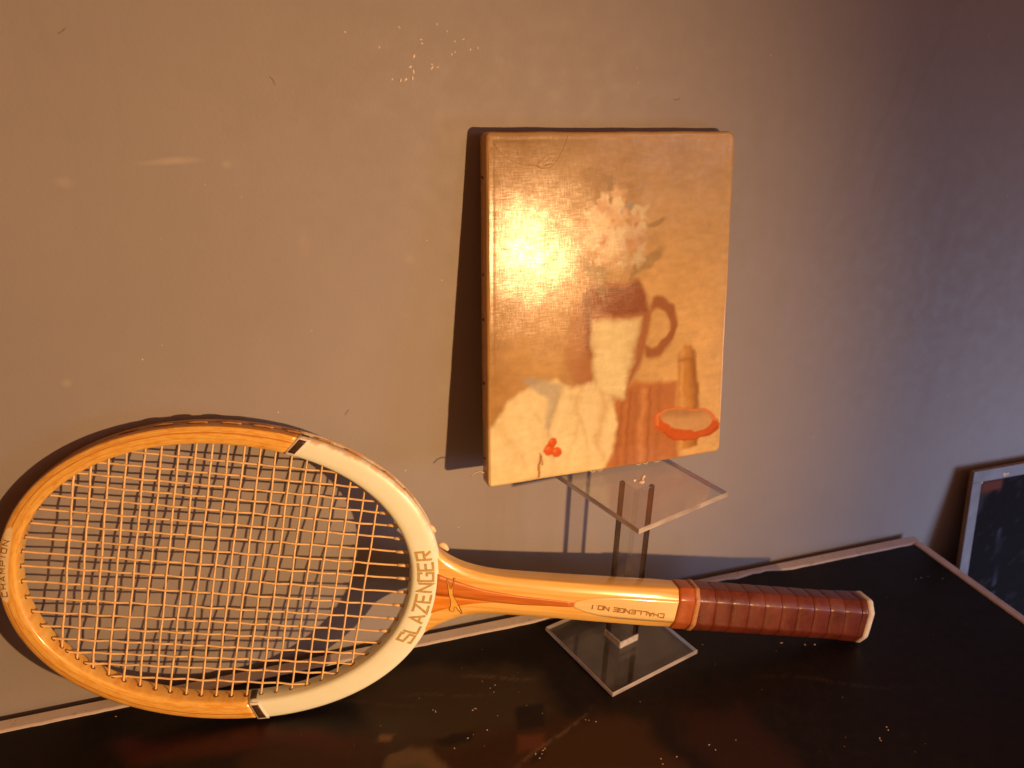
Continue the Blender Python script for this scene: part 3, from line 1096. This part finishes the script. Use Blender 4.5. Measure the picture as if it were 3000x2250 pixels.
def c_pt(u, t, off=0.0):
    p = warp(np.array(u), np.array(t))
    return Vector((p[0], p[1] - off, p[2]))


# tacks down the left side
for t_ in (.885, .625, .50, .315, .085):
    p = c_pt(0.0, t_)
    vv, ff = [], []
    chip(vv, ff, (p.x - .0002, .0062, p.z), .0013, .0008, (-1, 0, 0), int(t_ * 1000))
    mesh_obj("tack", vv, ff, M_tack, canvas)
# ridge of folded canvas just inside the left edge
pts = [c_pt(.0105 + .0012 * math.sin(k * .9), t_, .00005) for k, t_ in enumerate(np.linspace(.012, .985, 40))]
a, b = tube(pts, .00022, 6)
mesh_obj("canvas_fold", a, b, M_cord, canvas)
# curved crack line in the upper left
M_crack = mat_simple("canvas_crack_line", (.40, .255, .10), .4, .5)
for seg in ([(.030, .972), (.045, .955), (.075, .935), (.110, .922), (.150, .915), (.185, .914), (.205, .925), (.222, .940), (.250, .944), (.262, .938)],
            [(.185, .914), (.205, .905), (.240, .908), (.265, .925), (.285, .950), (.300, .975), (.305, .990)],
            [(.215, .912), (.245, .918), (.252, .930), (.235, .932), (.225, .924)]):
    pts = [c_pt(u_, t_, .0) for u_, t_ in seg]
    a, b = tube(pts, .00026, 5)
    mesh_obj("crack_line", a, b, M_crack, canvas)
# frayed thread at the lower left corner
for pts in ([(.000, .040, .004), (-.020, .046, .006), (-.040, .042, .007), (-.055, .030, .007)], [(.002, .02, .002), (-.006, .035, .005), (-.004, .05, .007)]):
    a, b = tube([Vector((c_pt(q[0], q[1]).x, q[2], c_pt(q[0], q[1]).z)) for q in pts], .0004, 5)
    mesh_obj("loose_thread", a, b, M_thread, canvas)
for k, u_ in enumerate((.42, .45, .62, .65, .70)):
    pts = [c_pt(u_ + .012 * q, -.002 - .004 * math.sin(q * 1.5), -.003) for q in range(3)]
    a, b = tube(pts, .00035, 5)
    mesh_obj("loose_thread", a, b, M_thread, canvas)

# ---------------------------------------------------------------- tennis racket
TIP = Vector((-.1753, -.01282, .1453))
AX = Vector((0.969782, -0.155903, -0.18766))
AV = Vector((0.208255, 0.128303, 0.969623))
AN = Vector((-0.12709, -0.979404, 0.156893))
TILT = -.0045
_q = Matrix.Rotation(-TILT, 3, AN)
AX, AV = _q @ AX, _q @ AV
rm = Matrix((AX, AV, AN)).transposed().to_4x4()
rm.translation = TIP
racket = empty("tennis_racket", rm)
tag(racket, "old wooden tennis racket with cream throat and brown leather grip, leaning on the wall", "tennis racket")

CX, CV, RA, RB, EXP = .1510, -.0012, .1515, .1150, 2.1
IX, IA, IB = .1457, .1343, .1008


def sgnp(c, e):
    return math.copysign(abs(c) ** e, c)


def outer(ph):
    return Vector((CX + RA * sgnp(math.cos(ph), 2 / EXP), CV + RB * sgnp(math.sin(ph), 2 / EXP)))


def inner(ph):
    return Vector((IX + IA * sgnp(math.cos(ph), 2 / EXP), CV + IB * sgnp(math.sin(ph), 2 / EXP)))


# cross-section: (fraction across from the outer side, n in mm); goes round once
PROFILE = [(0, -6.2), (.03, -7.8), (.12, -8.8), (.30, -9.0), (.70, -9.0), (.88, -8.8), (.97, -7.8), (1.0, -6.2), (1.0, 0), (1.0, 6.2), (.97, 7.9), (.88, 8.9), (.70, 9.25),
           (.50, 9.35), (.30, 9.25), (.12, 8.8), (.03, 7.8), (0, 6.0), (.0, 2.4), (.055, 1.7), (.055, -1.7), (.0, -2.4)]


def ring_part(name, ph0, ph1, n, m, grow=0.0, caps=True):
    V, F, UV = [], [], []
    K = len(PROFILE)
    arc = 0.0
    last = None
    for i in range(n):
        ph = ph0 + (ph1 - ph0) * i / (n - 1)
        o_, i_ = outer(ph), inner(ph)
        if last is not None:
            arc += (o_ - last).length
        last = o_
        d = (i_ - o_)
        wd = d.length
        dn = d / wd
        for (u, nn) in PROFILE:
            g = grow * (1 if u > .5 else -1) * (1 if (u < .02 or u > .98) else 0)
            p = o_ + dn * (u * wd + g)
            z = nn / 1000 + (grow if nn > 7 else (-grow if nn < -7 else 0))
            V.append((p.x, p.y, z))
            UV.append((arc * 10, u))
    for i in range(n - 1):
        for j in range(K):
            k = (j + 1) % K
            F.append((i * K + j, i * K + k, (i + 1) * K + k, (i + 1) * K + j))
    if caps:
        F.append(tuple(range(K)))
        F.append(tuple((n - 1) * K + j for j in range(K)))
    o = mesh_obj(name, V, F, m, racket)
    recalc(o)
    uvl = o.data.uv_layers.new(name="UVMap")
    lv = np.empty(len(o.data.loops), np.int32)
    o.data.loops.foreach_get("vertex_index", lv)
    uvl.data.foreach_set("uv", np.array(UV, np.float32)[lv].ravel())
    return o


def ph_at(s, side):
    """ring angle where the outer curve passes s (metres from the tip)"""
    c = (s - CX) / RA
    c = math.copysign(abs(c) ** (EXP / 2), c)
    return side * math.acos(max(-1, min(1, c)))


PJT, PJB = ph_at(.1845, 1), ph_at(.1815, -1)
ring_part("frame", PJT, 2 * math.pi + PJB, 150, M_frame)
ring_part("painted_throat", PJB - .0, PJT + .0, 110, M_cream, grow=.00022)


def band_patch(ph0, ph1, u0, u1, face, off=.0006):
    """dark patch of the band on one face of the frame: 'front' across u, 'outer'/'inner' across n"""
    V, F = [], []
    n, k = 5, 5
    for i in range(n):
        ph = ph0 + (ph1 - ph0) * i / (n - 1)
        o_, i_ = outer(ph), inner(ph)
        d = (i_ - o_)
        wd = d.length
        dn = d / wd
        for j in range(k):
            q = u0 + (u1 - u0) * j / (k - 1)
            if face == 'front':
                p = o_ + dn * (q * wd)
                z = .0090 + .00035 * (1 - abs(2 * q - 1)) + off
            else:
                p = o_ - dn * off if face == 'outer' else o_ + dn * (wd + off)
                z = q / 1000
            V.append((p.x, p.y, z))
    base = len(V)
    return V, grid_faces(k, n)


def rad(ds):
    return ds / .113


for side, pj in ((1, PJT), (-1, PJB)):
    a0, a1 = pj - side * rad(.0012), pj - side * rad(.0050)
    for (u0, u1, f) in ((.10, .84, 'front'), (-5.6, 5.4, 'inner'), (3.0, 5.6, 'outer')):
        V, F = band_patch(a0, a1, u0, u1, f, off=.00055 if f == 'front' else .0006)
        o = mesh_obj("black_band", V, F, M_black, racket)
        sm = o.modifiers.new("thickness", 'SOLIDIFY')
        sm.thickness = .0005
        sm.offset = 0
    a0, a1 = pj - side * rad(.0000), pj - side * rad(.0064)
    V, F = band_patch(a0, a1, .02, .97, 'front', off=.00010)
    o = mesh_obj("white_line", V, F, M_white, racket)
    sm = o.modifiers.new("thickness", 'SOLIDIFY')
    sm.thickness = .0005
    sm.offset = 0

# ---- shaft
SH_S = [.283, .287, .291, .2955, .300, .305, .310, .316, .323, .331, .340, .352, .366, .400, .430, .455, .480, .506]
SH_U = [46.5, 42.5, 38.5, 34, 30.0, 26.8, 24.4, 22.0, 19.9, 18.2, 16.9, 16.1, 15.9, 15.9, 16.2, 16.8, 17.3, 17.8]
SH_L = [48.0, 44.5, 41.0, 37.2, 33.4, 29.4, 26.4, 23.3, 20.3, 18.0, 16.6, 15.9, 15.8, 16.0, 16.4, 16.9, 17.4, 17.9]
SH_N = [8.6, 8.6, 8.6, 8.7, 8.7, 8.8, 8.9, 9.0, 9.2, 9.4, 9.7, 10.0, 10.3, 11.0, 11.6, 12.0, 12.3, 12.5]
SH_K = [.25, .25, .25, .25, .25, .25, .26, .27, .28, .28, .29, .29, .29, .28, .255, .27, .275, .44]      # chamfer depth / half thickness
SH_C = [.10, .11, .12, .14, .17, .20, .23, .26, .29, .31, .33, .36, .38, .42, .46, .50, .50, .44]


def shp(s):
    return [float(np.interp(s, SH_S, a)) for a in (SH_U, SH_L, SH_N, SH_C, SH_K)]


def octo(s, grow=0.0, rnd=None, dv=0.0):
    """rounded octagon section of shaft and grip at s -> list of (v, n) in metres"""
    if rnd is None:
        rnd = float(np.interp(s, [.28, .40, .43, .46, .50], [.20, .20, .22, .30, .30]))
    u, l, nn, c, ck = shp(s)
    u, l, nn = u + grow, l + grow, nn + grow
    cu, cl, cn = u * c, l * c, nn * ck
    P = [(u - cu, nn), (-(l - cl), nn), (-l, nn - cn), (-l, -(nn - cn)), (-(l - cl), -nn), (u - cu, -nn), (u, -(nn - cn)), (u, nn - cn)]
    out = []
    for i in range(8):
        a, b, cc = P[i - 1], P[i], P[(i + 1) % 8]
        for w0, w1, w2 in ((rnd * .5, 1 - rnd * .5, 0), (rnd * .12, 1 - rnd * .24, rnd * .12), (0, 1 - rnd * .5, rnd * .5)):
            out.append(((a[0] * w0 + b[0] * w1 + cc[0] * w2) / 1000 + dv, (a[1] * w0 + b[1] * w1 + cc[1] * w2) / 1000))
    return out


def loft(name, secs, m, caps=True, smooth=True):
    """secs: list of rings of (s, v, n)"""
    K = len(secs[0])
    V = [p for r in secs for p in r]
    F = []
    for i in range(len(secs) - 1):
        for j in range(K):
            k = (j + 1) % K
            F.append((i * K + j, i * K + k, (i + 1) * K + k, (i + 1) * K + j))
    if caps:
        F.append(tuple(range(K)))
        F.append(tuple((len(secs) - 1) * K + j for j in range(K)))
    o = mesh_obj(name, V, F, m, racket, smooth)
    recalc(o)
    return o


ss = sorted(set(SH_S + list(np.linspace(.345, .506, 24))))
loft("shaft", [[(s, v, n) for v, n in octo(s)] for s in ss], M_shaft)


def front_n(s, v=0.0):
    """height of the shaft's front above the racket's mid plane, metres"""
    u, l, nn, c, ck = shp(s)
    lim = (u * (1 - c)) if v > 0 else (l * (1 - c))
    w = u if v > 0 else l
    a = abs(v * 1000)
    if a <= lim:
        return nn / 1000
    k = min(1, (a - lim) / (w - lim))
    return (nn - nn * ck * k) / 1000


def overlay(name, poly_top, poly_bot, m, off=.00022, cols=22, rows=5):
    """thin inlay on the shaft's front between two curves v(s)"""
    s0 = poly_top[0][0]
    s1 = poly_top[-1][0]
    V, top_s = [], [p[0] for p in poly_top]
    for i in range(cols):
        s = s0 + (s1 - s0) * i / (cols - 1)
        a = float(np.interp(s, [p[0] for p in poly_top], [p[1] for p in poly_top]))
        b = float(np.interp(s, [p[0] for p in poly_bot], [p[1] for p in poly_bot]))
        for j in range(rows):
            v = (b + (a - b) * j / (rows - 1)) / 1000
            V.append((s, v, front_n(s, v) + off))
    o = mesh_obj(name, V, [f[::-1] for f in grid_faces(rows, cols)], m, racket)
    sm = o.modifiers.new("thickness", 'SOLIDIFY')
    sm.thickness = .00025
    sm.offset = 0
    return o


overlay("throat_wedge", [(.2955, 16.5), (.302, 14.4), (.316, 10.2), (.3365, 5.6), (.367, 2.6), (.4105, 1.2)],
        [(.2955, -2.0), (.303, -2.4), (.316, -2.6), (.331, -3.5), (.348, -4.4), (.367, -4.7), (.4105, -3.2)], M_wedge)
overlay("throat_wedge", [(.2955, -2.1), (.303, -2.5), (.316, -2.7), (.331, -3.6), (.347, -4.3)],
        [(.2955, -19.0), (.302, -15.9), (.316, -10.2), (.329, -6.8), (.347, -4.4)], M_wedge2)
overlay("pale_veneer", [(.409, -.2), (.4125, 2.4), (.420, 4.7), (.432, 7.0), (.447, 8.6), (.470, 9.2), (.5015, 9.4)],
        [(.409, -1.6), (.4125, -4.2), (.420, -6.7), (.432, -9.2), (.447, -10.6), (.470, -11.0), (.5015, -11.2)], M_veneer, off=.00016, cols=28, rows=8)

# ---- lettering: stroke letters on a unit grid
GL = {
    'S': [[(1, .80), (1, 1), (0, 1), (0, .56), (1, .44), (1, 0), (0, 0), (0, .22)]], 'L': [[(0, 1), (0, 0), (1, 0)]],
    'A': [[(0, 0), (.5, 1), (1, 0)], [(.24, .32), (.76, .32)]], 'Z': [[(0, 1), (1, 1), (0, 0), (1, 0)]],
    'E': [[(1, 1), (0, 1), (0, 0), (1, 0)], [(.12, .5), (.85, .5)]], 'N': [[(0, 0), (0, 1), (1, 0), (1, 1)]],
    'G': [[(1, .74), (1, 1), (0, 1), (0, 0), (1, 0), (1, .44), (.58, .44)]], 'R': [[(0, 0), (0, 1), (1, 1), (1, .5), (.12, .5)], [(.50, .42), (1, 0)]],
    'C': [[(1, 1), (0, 1), (0, 0), (1, 0)]], 'H': [[(0, 0), (0, 1)], [(1, 0), (1, 1)], [(.12, .5), (.88, .5)]],
    'O': [[(0.02, 0), (0, 1), (1, 1), (1, 0), (.10, 0)]], '1': [[(.2, .8), (.5, 1), (.5, 0)]], '.': [[(.35, 0), (.35, .16)]], 'M': [[(0, 0), (0, 1), (.5, .35), (1, 1), (1, 0)]],
    'P': [[(0, 0), (0, 1), (1, 1), (1, .48), (.12, .48)]], 'I': [[(.5, 0), (.5, 1)]], ' ': []}


def stroke(pts, w):
    """mitred ribbon along a polyline -> list of left/right points"""
    P = [Vector(p) for p in pts]
    n = len(P)
    L, R = [], []
    for i in range(n):
        d0 = (P[i] - P[i - 1]).normalized() if i > 0 else (P[1] - P[0]).normalized()
        d1 = (P[i + 1] - P[i]).normalized() if i < n - 1 else d0
        t = (d0 + d1)
        t = t.normalized() if t.length > 1e-6 else d0
        nr = Vector((-t.y, t.x))
        k = 1 / max(.45, nr.dot(Vector((-d0.y, d0.x))))
        ext = Vector((0, 0))
        L.append(P[i] + nr * w * .5 * k)
        R.append(P[i] - nr * w * .5 * k)
    return L, R


def lettering(name, text, place, lw, lh, pitch, sw, m, parent=None, thick=.00012, extra=None):
    V, F = [], []
    lift = 0
    x0 = 0.0
    for ch in text:
        wch = lw * (0.45 if ch in '1.I' else 1.0)
        if ch == ' ':
            x0 += pitch * .55
            continue
        for pl in GL[ch]:
            pts = []
            raw = [(x0 + p[0] * wch, p[1] * lh) for p in pl]
            # subdivide so that strokes follow the curve they lie on
            for a, b in zip(raw, raw[1:]):
                m_ = max(1, int(math.hypot(b[0] - a[0], b[1] - a[1]) / (sw * .8)))
                for q in range(m_):
                    pts.append((a[0] + (b[0] - a[0]) * q / m_, a[1] + (b[1] - a[1]) * q / m_))
            pts.append(raw[-1])
            L, R = stroke(pts, sw)
            base = len(V)
            lift = (lift + 1) % 3
            for a, b in zip(L, R):
                for zz in (0.0, thick + .00001 * lift):
                    V.append(place(a.x, a.y, zz))
                    V.append(place(b.x, b.y, zz))
            for i in range(len(L) - 1):
                q = base + i * 4
                F += [(q + 2, q + 3, q + 7, q + 6), (q, q + 2, q + 6, q + 4), (q + 1, q + 5, q + 7, q + 3)]
            F.append((base, base + 1, base + 3, base + 2))
            q = base + (len(L) - 1) * 4
            F.append((q, q + 2, q + 3, q + 1))
        x0 += pitch * (0.62 if ch in '1.I' else 1.0)
    o = mesh_obj(name, V, F, m, parent or racket, smooth=False)
    recalc(o)
    return o, x0


# arc table along the throat for the big name
PHS = np.linspace(-.8, .8, 400)
OUTP = np.array([outer(p) for p in PHS])
ARC = np.concatenate([[0], np.cumsum(np.hypot(*np.diff(OUTP, axis=0).T))])
arc_mid = float(np.interp(0.0, PHS, ARC))


def face_n(u):
    us = [.0, .03, .12, .30, .50, .70, .88, .97, 1.0]
    ns = [6.2, 7.8, 8.8, 9.25, 9.35, 9.25, 8.9, 7.9, 6.2]
    return float(np.interp(u, us, ns)) / 1000


def on_throat(base_in, start):
    def place(x, y, z):
        a = arc_mid + start + x
        ph = float(np.interp(a, ARC, PHS))
        o_, i_ = outer(ph), inner(ph)
        d = i_ - o_
        wd = d.length
        dn = d / wd
        q = base_in + y
        p = o_ + dn * q
        return (p.x, p.y, face_n(q / wd) + .00030 + z)
    return place


lettering("lettering", "SLAZENGER", on_throat(.0060, -.0452), .0070, .0110, .00940, .0019, M_gold)


def on_shaft(s_start, v_start):
    def place(x, y, z):
        s = s_start - x
        v = v_start - y + (s - .4875) * -.055
        return (s, v, front_n(s, v) + .00036 + z)
    return place


lettering("lettering", "CHALLENGE NO.1", on_shaft(.4885, -.0032), .0040, .0033, .00505, .00098, M_inkb, thick=.00008)


# small decal near the tip
def on_tip(start, inset):
    PH2 = np.linspace(math.pi - .5, math.pi + .5, 300)
    OP = np.array([outer(p) for p in PH2])
    AR = np.concatenate([[0], np.cumsum(np.hypot(*np.diff(OP, axis=0).T))])
    mid = float(np.interp(math.pi, PH2, AR))

    def place(x, y, z):
        ph = float(np.interp(mid - start - x, AR, PH2))
        o_, i_ = outer(ph), inner(ph)
        d = i_ - o_
        wd = d.length
        p = o_ + d / wd * (inset - y)
        return (p.x, p.y, face_n((inset - y) / wd) + .00012 + z)
    return place


def tip_decal():
    pl = on_tip(0, .0072)
    V = []
    n = 26
    for i in range(n):
        x = -.0300 + .060 * i / (n - 1)
        h = .0034 * max(0.0, 1 - abs((x) / .0300) ** 3.2) ** .5 + .0001
        for j in range(5):
            V.append(pl(x, .0034 + h * (j / 2 - 1), .0))
    o = mesh_obj("tip_decal", V, grid_faces(5, n), mat_simple("cream_decal", (.80, .66, .36), .35, .5, .1, 300, coat=.5), racket)
    recalc(o)
    lettering("lettering", "CHAMPION", on_tip(-.0245, .0056), .0036, .0032, .0060, .00060, M_ink, parent=o, thick=.00018)


tip_decal()

# leaping cat emblem over the throat wedge
EMB = [(311.5, 13.4), (312.5, 13.2), (312.1, 9.9), (312.2, 4.6), (313.0, -0.7), (314.3, -2.9), (317.4, -6.6), (319.3, -9.4), (322.4, -14.6), (323.1, -16.9), (322.2, -16.4),
       (319.7, -13.3), (317.3, -10.9), (315.9, -10.6), (315.6, -11.8), (316.2, -13.8), (315.3, -14.9), (313.2, -14.3), (312.2, -12.3), (312.8, -10.2), (312.1, -5.8), (309.9, -0.9),
       (308.4, 4.3), (307.2, 8.3), (306.0, 12.0), (306.9, 11.8), (309.4, 5.0), (310.7, 3.9), (311.4, 6.3)]


def emblem():
    bm = bmesh.new()
    vs = [bm.verts.new((s / 1000, v / 1000, front_n(s / 1000, v / 1000) + .00052)) for s, v in EMB]
    f = bm.faces.new(vs)
    bmesh.ops.triangulate(bm, faces=[f], ngon_method='EAR_CLIP')
    bmesh.ops.recalc_face_normals(bm, faces=bm.faces)
    if sum(f.normal.z for f in bm.faces) < 0:
        bmesh.ops.reverse_faces(bm, faces=bm.faces)
    me = bpy.data.meshes.new("emblem")
    bm.to_mesh(me)
    bm.free()
    me.materials.append(M_goldl)
    o = bpy.data.objects.new("emblem", me)
    COL.objects.link(o)
    o.parent = racket
    pts = [Vector((s / 1000, v / 1000, front_n(s / 1000, v / 1000) + .0005)) for s, v in EMB]
    a, b = tube(pts + [pts[0]], .00022, 4)
    mesh_obj("emblem_outline", a, b, M_ink, o)


emblem()


# ---- strings
def chord_s(v):
    """s range of the inner opening at height v"""
    k = max(0.0, 1 - abs((v - CV) / IB) ** EXP) ** (1 / EXP)
    return IX - IA * k, IX + IA * k


def chord_v(s):
    k = max(0.0, 1 - abs((s - IX) / IA) ** EXP) ** (1 / EXP)
    return CV - IB * k, CV + IB * k


MAINS = [v / 1000 for v in (84.5, 74.8, 65.6, 56.9, 47.6, 37.5, 26.8, 16.0, 5.2, -6.0, -17.4, -29.0, -39.9, -50.6, -60.6, -69.8, -79.0, -89.0)]
CROSS = [(40.5 + 10.83 * k) / 1000 for k in range(20)]
SR = .00078
AMP = .00048
for i, v in enumerate(MAINS):
    s0, s1 = chord_s(v)
    s0, s1 = s0 - .004, s1 + .004
    j1, j2 = random.uniform(-.0005, .0005), random.uniform(-.0005, .0005)
    pts = []
    n = 110
    for k in range(n):
        s = s0 + (s1 - s0) * k / (n - 1)
        q = (s - CROSS[0]) / .01083
        w = math.cos(math.pi * (q + i))
        fade = float(sstep(-.9, .2, np.array(q)) * (1 - sstep(18.8, 19.9, np.array(q))))
        vv_ = v + (j1 * (1 - k / n) + j2 * k / n) + .00012 * math.sin(q * 2.1 + i)
        pts.append((s, vv_, AMP * w * fade))
    a, b = tube(pts, SR, 6)
    mesh_obj("main_string", a, b, M_string, racket)
for i, s in enumerate(CROSS):
    v0, v1 = chord_v(s)
    v0, v1 = v0 - .004, v1 + .004
    j1, j2 = random.uniform(-.0004, .0004), random.uniform(-.0004, .0004)
    n = 90
    pts = []
    mv = np.array(MAINS[::-1])
    for k in range(n):
        v = v0 + (v1 - v0) * k / (n - 1)
        q = float(np.interp(v, mv, np.arange(len(mv))[::-1]))
        w = -math.cos(math.pi * (q + i))
        if v < mv[0]:
            w *= float(sstep(mv[0] - .008, mv[0], np.array(v)))
        if v > mv[-1]:
            w *= float(sstep(mv[-1] + .008, mv[-1], np.array(v)))
        ss_ = s + j1 * (1 - k / n) + j2 * k / n + .00018 * math.sin(q * 1.3 + i * 2.0)
        pts.append((ss_, v, AMP * w))
    a, b = tube(pts, SR, 6)
    mesh_obj("cross_string", a, b, M_string, racket)

# pale sleeves on the middle strings at the throat
for v in MAINS[3:13]:
    s0, s1 = chord_s(v)
    L_ = .0075 + .003 * random.random()
    a, b = tube([(s1 - L_, v, 0), (s1 - L_ * .5, v, 0), (s1 + .003, v, 0)], [.00125, .0013, .0013], 8)
    mesh_obj("string_sleeve", a, b, M_sleeve, racket)

# string holes round the inside of the frame
vv, ff = [], []


def hole(p, nrm, r=.0013):
    i0 = len(vv)
    n = Vector(nrm).normalized()
    a = Vector((0, 0, 1))
    b = n.cross(a).normalized()
    for rr, off in ((r * 1.5, .00005), (r, .00045), (r * .8, .0001)):
        for k in range(8):
            t = 2 * math.pi * k / 8
            vv.append(tuple(Vector(p) + (a * math.cos(t) + b * math.sin(t)) * rr + n * off))
    for q in range(2):
        for k in range(8):
            k2 = (k + 1) % 8
            ff.append((i0 + q * 8 + k, i0 + q * 8 + k2, i0 + q * 8 + 8 + k2, i0 + q * 8 + 8 + k))


for v in MAINS:
    for s, d in zip(chord_s(v), (1, -1)):
        ph = math.atan2((v - CV) / IB, (s - IX) / IA)
        hole((s, v, 0), (-math.cos(ph) / IA, -math.sin(ph) / IB, 0))
for s in CROSS:
    for v in chord_v(s):
        ph = math.atan2((v - CV) / IB, (s - IX) / IA)
        hole((s, v, 0), (-math.cos(ph) / IA, -math.sin(ph) / IB, 0))
o = mesh_obj("string_hole", vv, ff, M_hole, racket)
recalc(o)
o["kind"] = "stuff"

# string loops in the outer groove along the top, and the two pale knots on the shoulder
for s in [CROSS[k] for k in range(3, 19, 2)] + [.252, .268]:
    ph_c = ph_at(min(s, .29), 1)
    pts = []
    for k in range(7):
        ph = ph_c + (k - 3) * .014
        o_, i_ = outer(ph), inner(ph)
        dn = (i_ - o_).normalized()
        h = .0005 * math.cos((k - 3) / 3 * math.pi / 2)
        p = o_ - dn * h
        pts.append((p.x, p.y, .0012))
    a, b = tube(pts, .0007, 6)
    mesh_obj("string_loop", a, b, M_loop, racket)
for (s, v, r) in ((.2885, .0475, .0022), (.3005, .0335, .0024)):
    pts = [(s - .004, v + .0030, .002), (s - .0015, v + .0030, .002), (s + .001, v + .0016, .002), (s + .004, v - .0010, .002)]
    a, b = tube(pts, [r * .5, r, r, r * .5], 8)
    mesh_obj("string_loop", a, b, M_sleeve, racket)

# ---- leather handle
GR_S = [.494, .515, .55, .60, .64, .660, .672, .686]
GR_G = [.6, .9, 1.0, 1.0, 1.1, 1.6, 2.2, 2.4]


def grip_ring(s, extra=0.0, skew=-.10, ph=0.0):
    g = float(np.interp(s, GR_S, GR_G)) + extra
    r = []
    for v, n in octo(min(s, .506), grow=g, rnd=.17):
        r.append((s + skew * v + ph, v, n))
    return r


loft("collar", [grip_ring(s, e, 0.0) for s, e in ((.4985, -.55), (.4990, .05), (.501, .15), (.5125, .15), (.5135, -.3))], M_collar)
loft("collar_edge", [grip_ring(s, e, -.04) for s, e in ((.5128, -.2), (.5132, .65), (.5150, .85), (.5172, .75), (.5180, .0))], M_ridge)
W0, WP = .5165, .01545
for k in range(10):
    s = W0 + WP * k
    e = random.uniform(-.05, .1)
    j = random.uniform(-.0008, .0008) if k else 0
    secs = [(s - .0002 + j, -.20), (s + .0007 + j, .16 + e), (s + .004, .30 + e), (s + .010, .26 + e), (s + WP - .0010, .08 + e), (s + WP + .0016, -.30)]
    loft("grip_wrap", [grip_ring(a, b) for a, b in secs], M_leather)
s = W0 + WP * 10
loft("grip_wrap", [grip_ring(a, b, -.05) for a, b in ((s - .0002, -.35), (s + .0006, .25), (s + .004, .3), (.6765, .15), (.6780, -.2))], M_leather)
loft("butt_cap", [grip_ring(a, b, 0.0) for a, b in ((.6768, -1.0), (.6774, .20), (.6795, .60), (.6818, .45), (.6832, -.5), (.6838, -2.6))], M_cap)

# put the racket exactly onto the board and against the wall
bpy.context.view_layer.update()
lo, back = 1e9, -1e9
for o in racket.children:
    if o.type == 'MESH':
        co = np.empty(len(o.data.vertices) * 3, np.float32)
        o.data.vertices.foreach_get("co", co)
        w = co.reshape(-1, 3) @ np.array(rm.to_3x3()).T + np.array(TIP)
        lo, back = min(lo, w[:, 2].min()), max(back, w[:, 1].max())
        if w[:, 2].min() < -.002:
            print("low", o.name, w[:, 2].min())
print("racket lowest z %.5f  furthest back y %.5f" % (lo, back))
racket.location = TIP + Vector((0, min(0, -.0003 - back), .0003 - lo))
print("OBJECTS", len(bpy.data.objects))
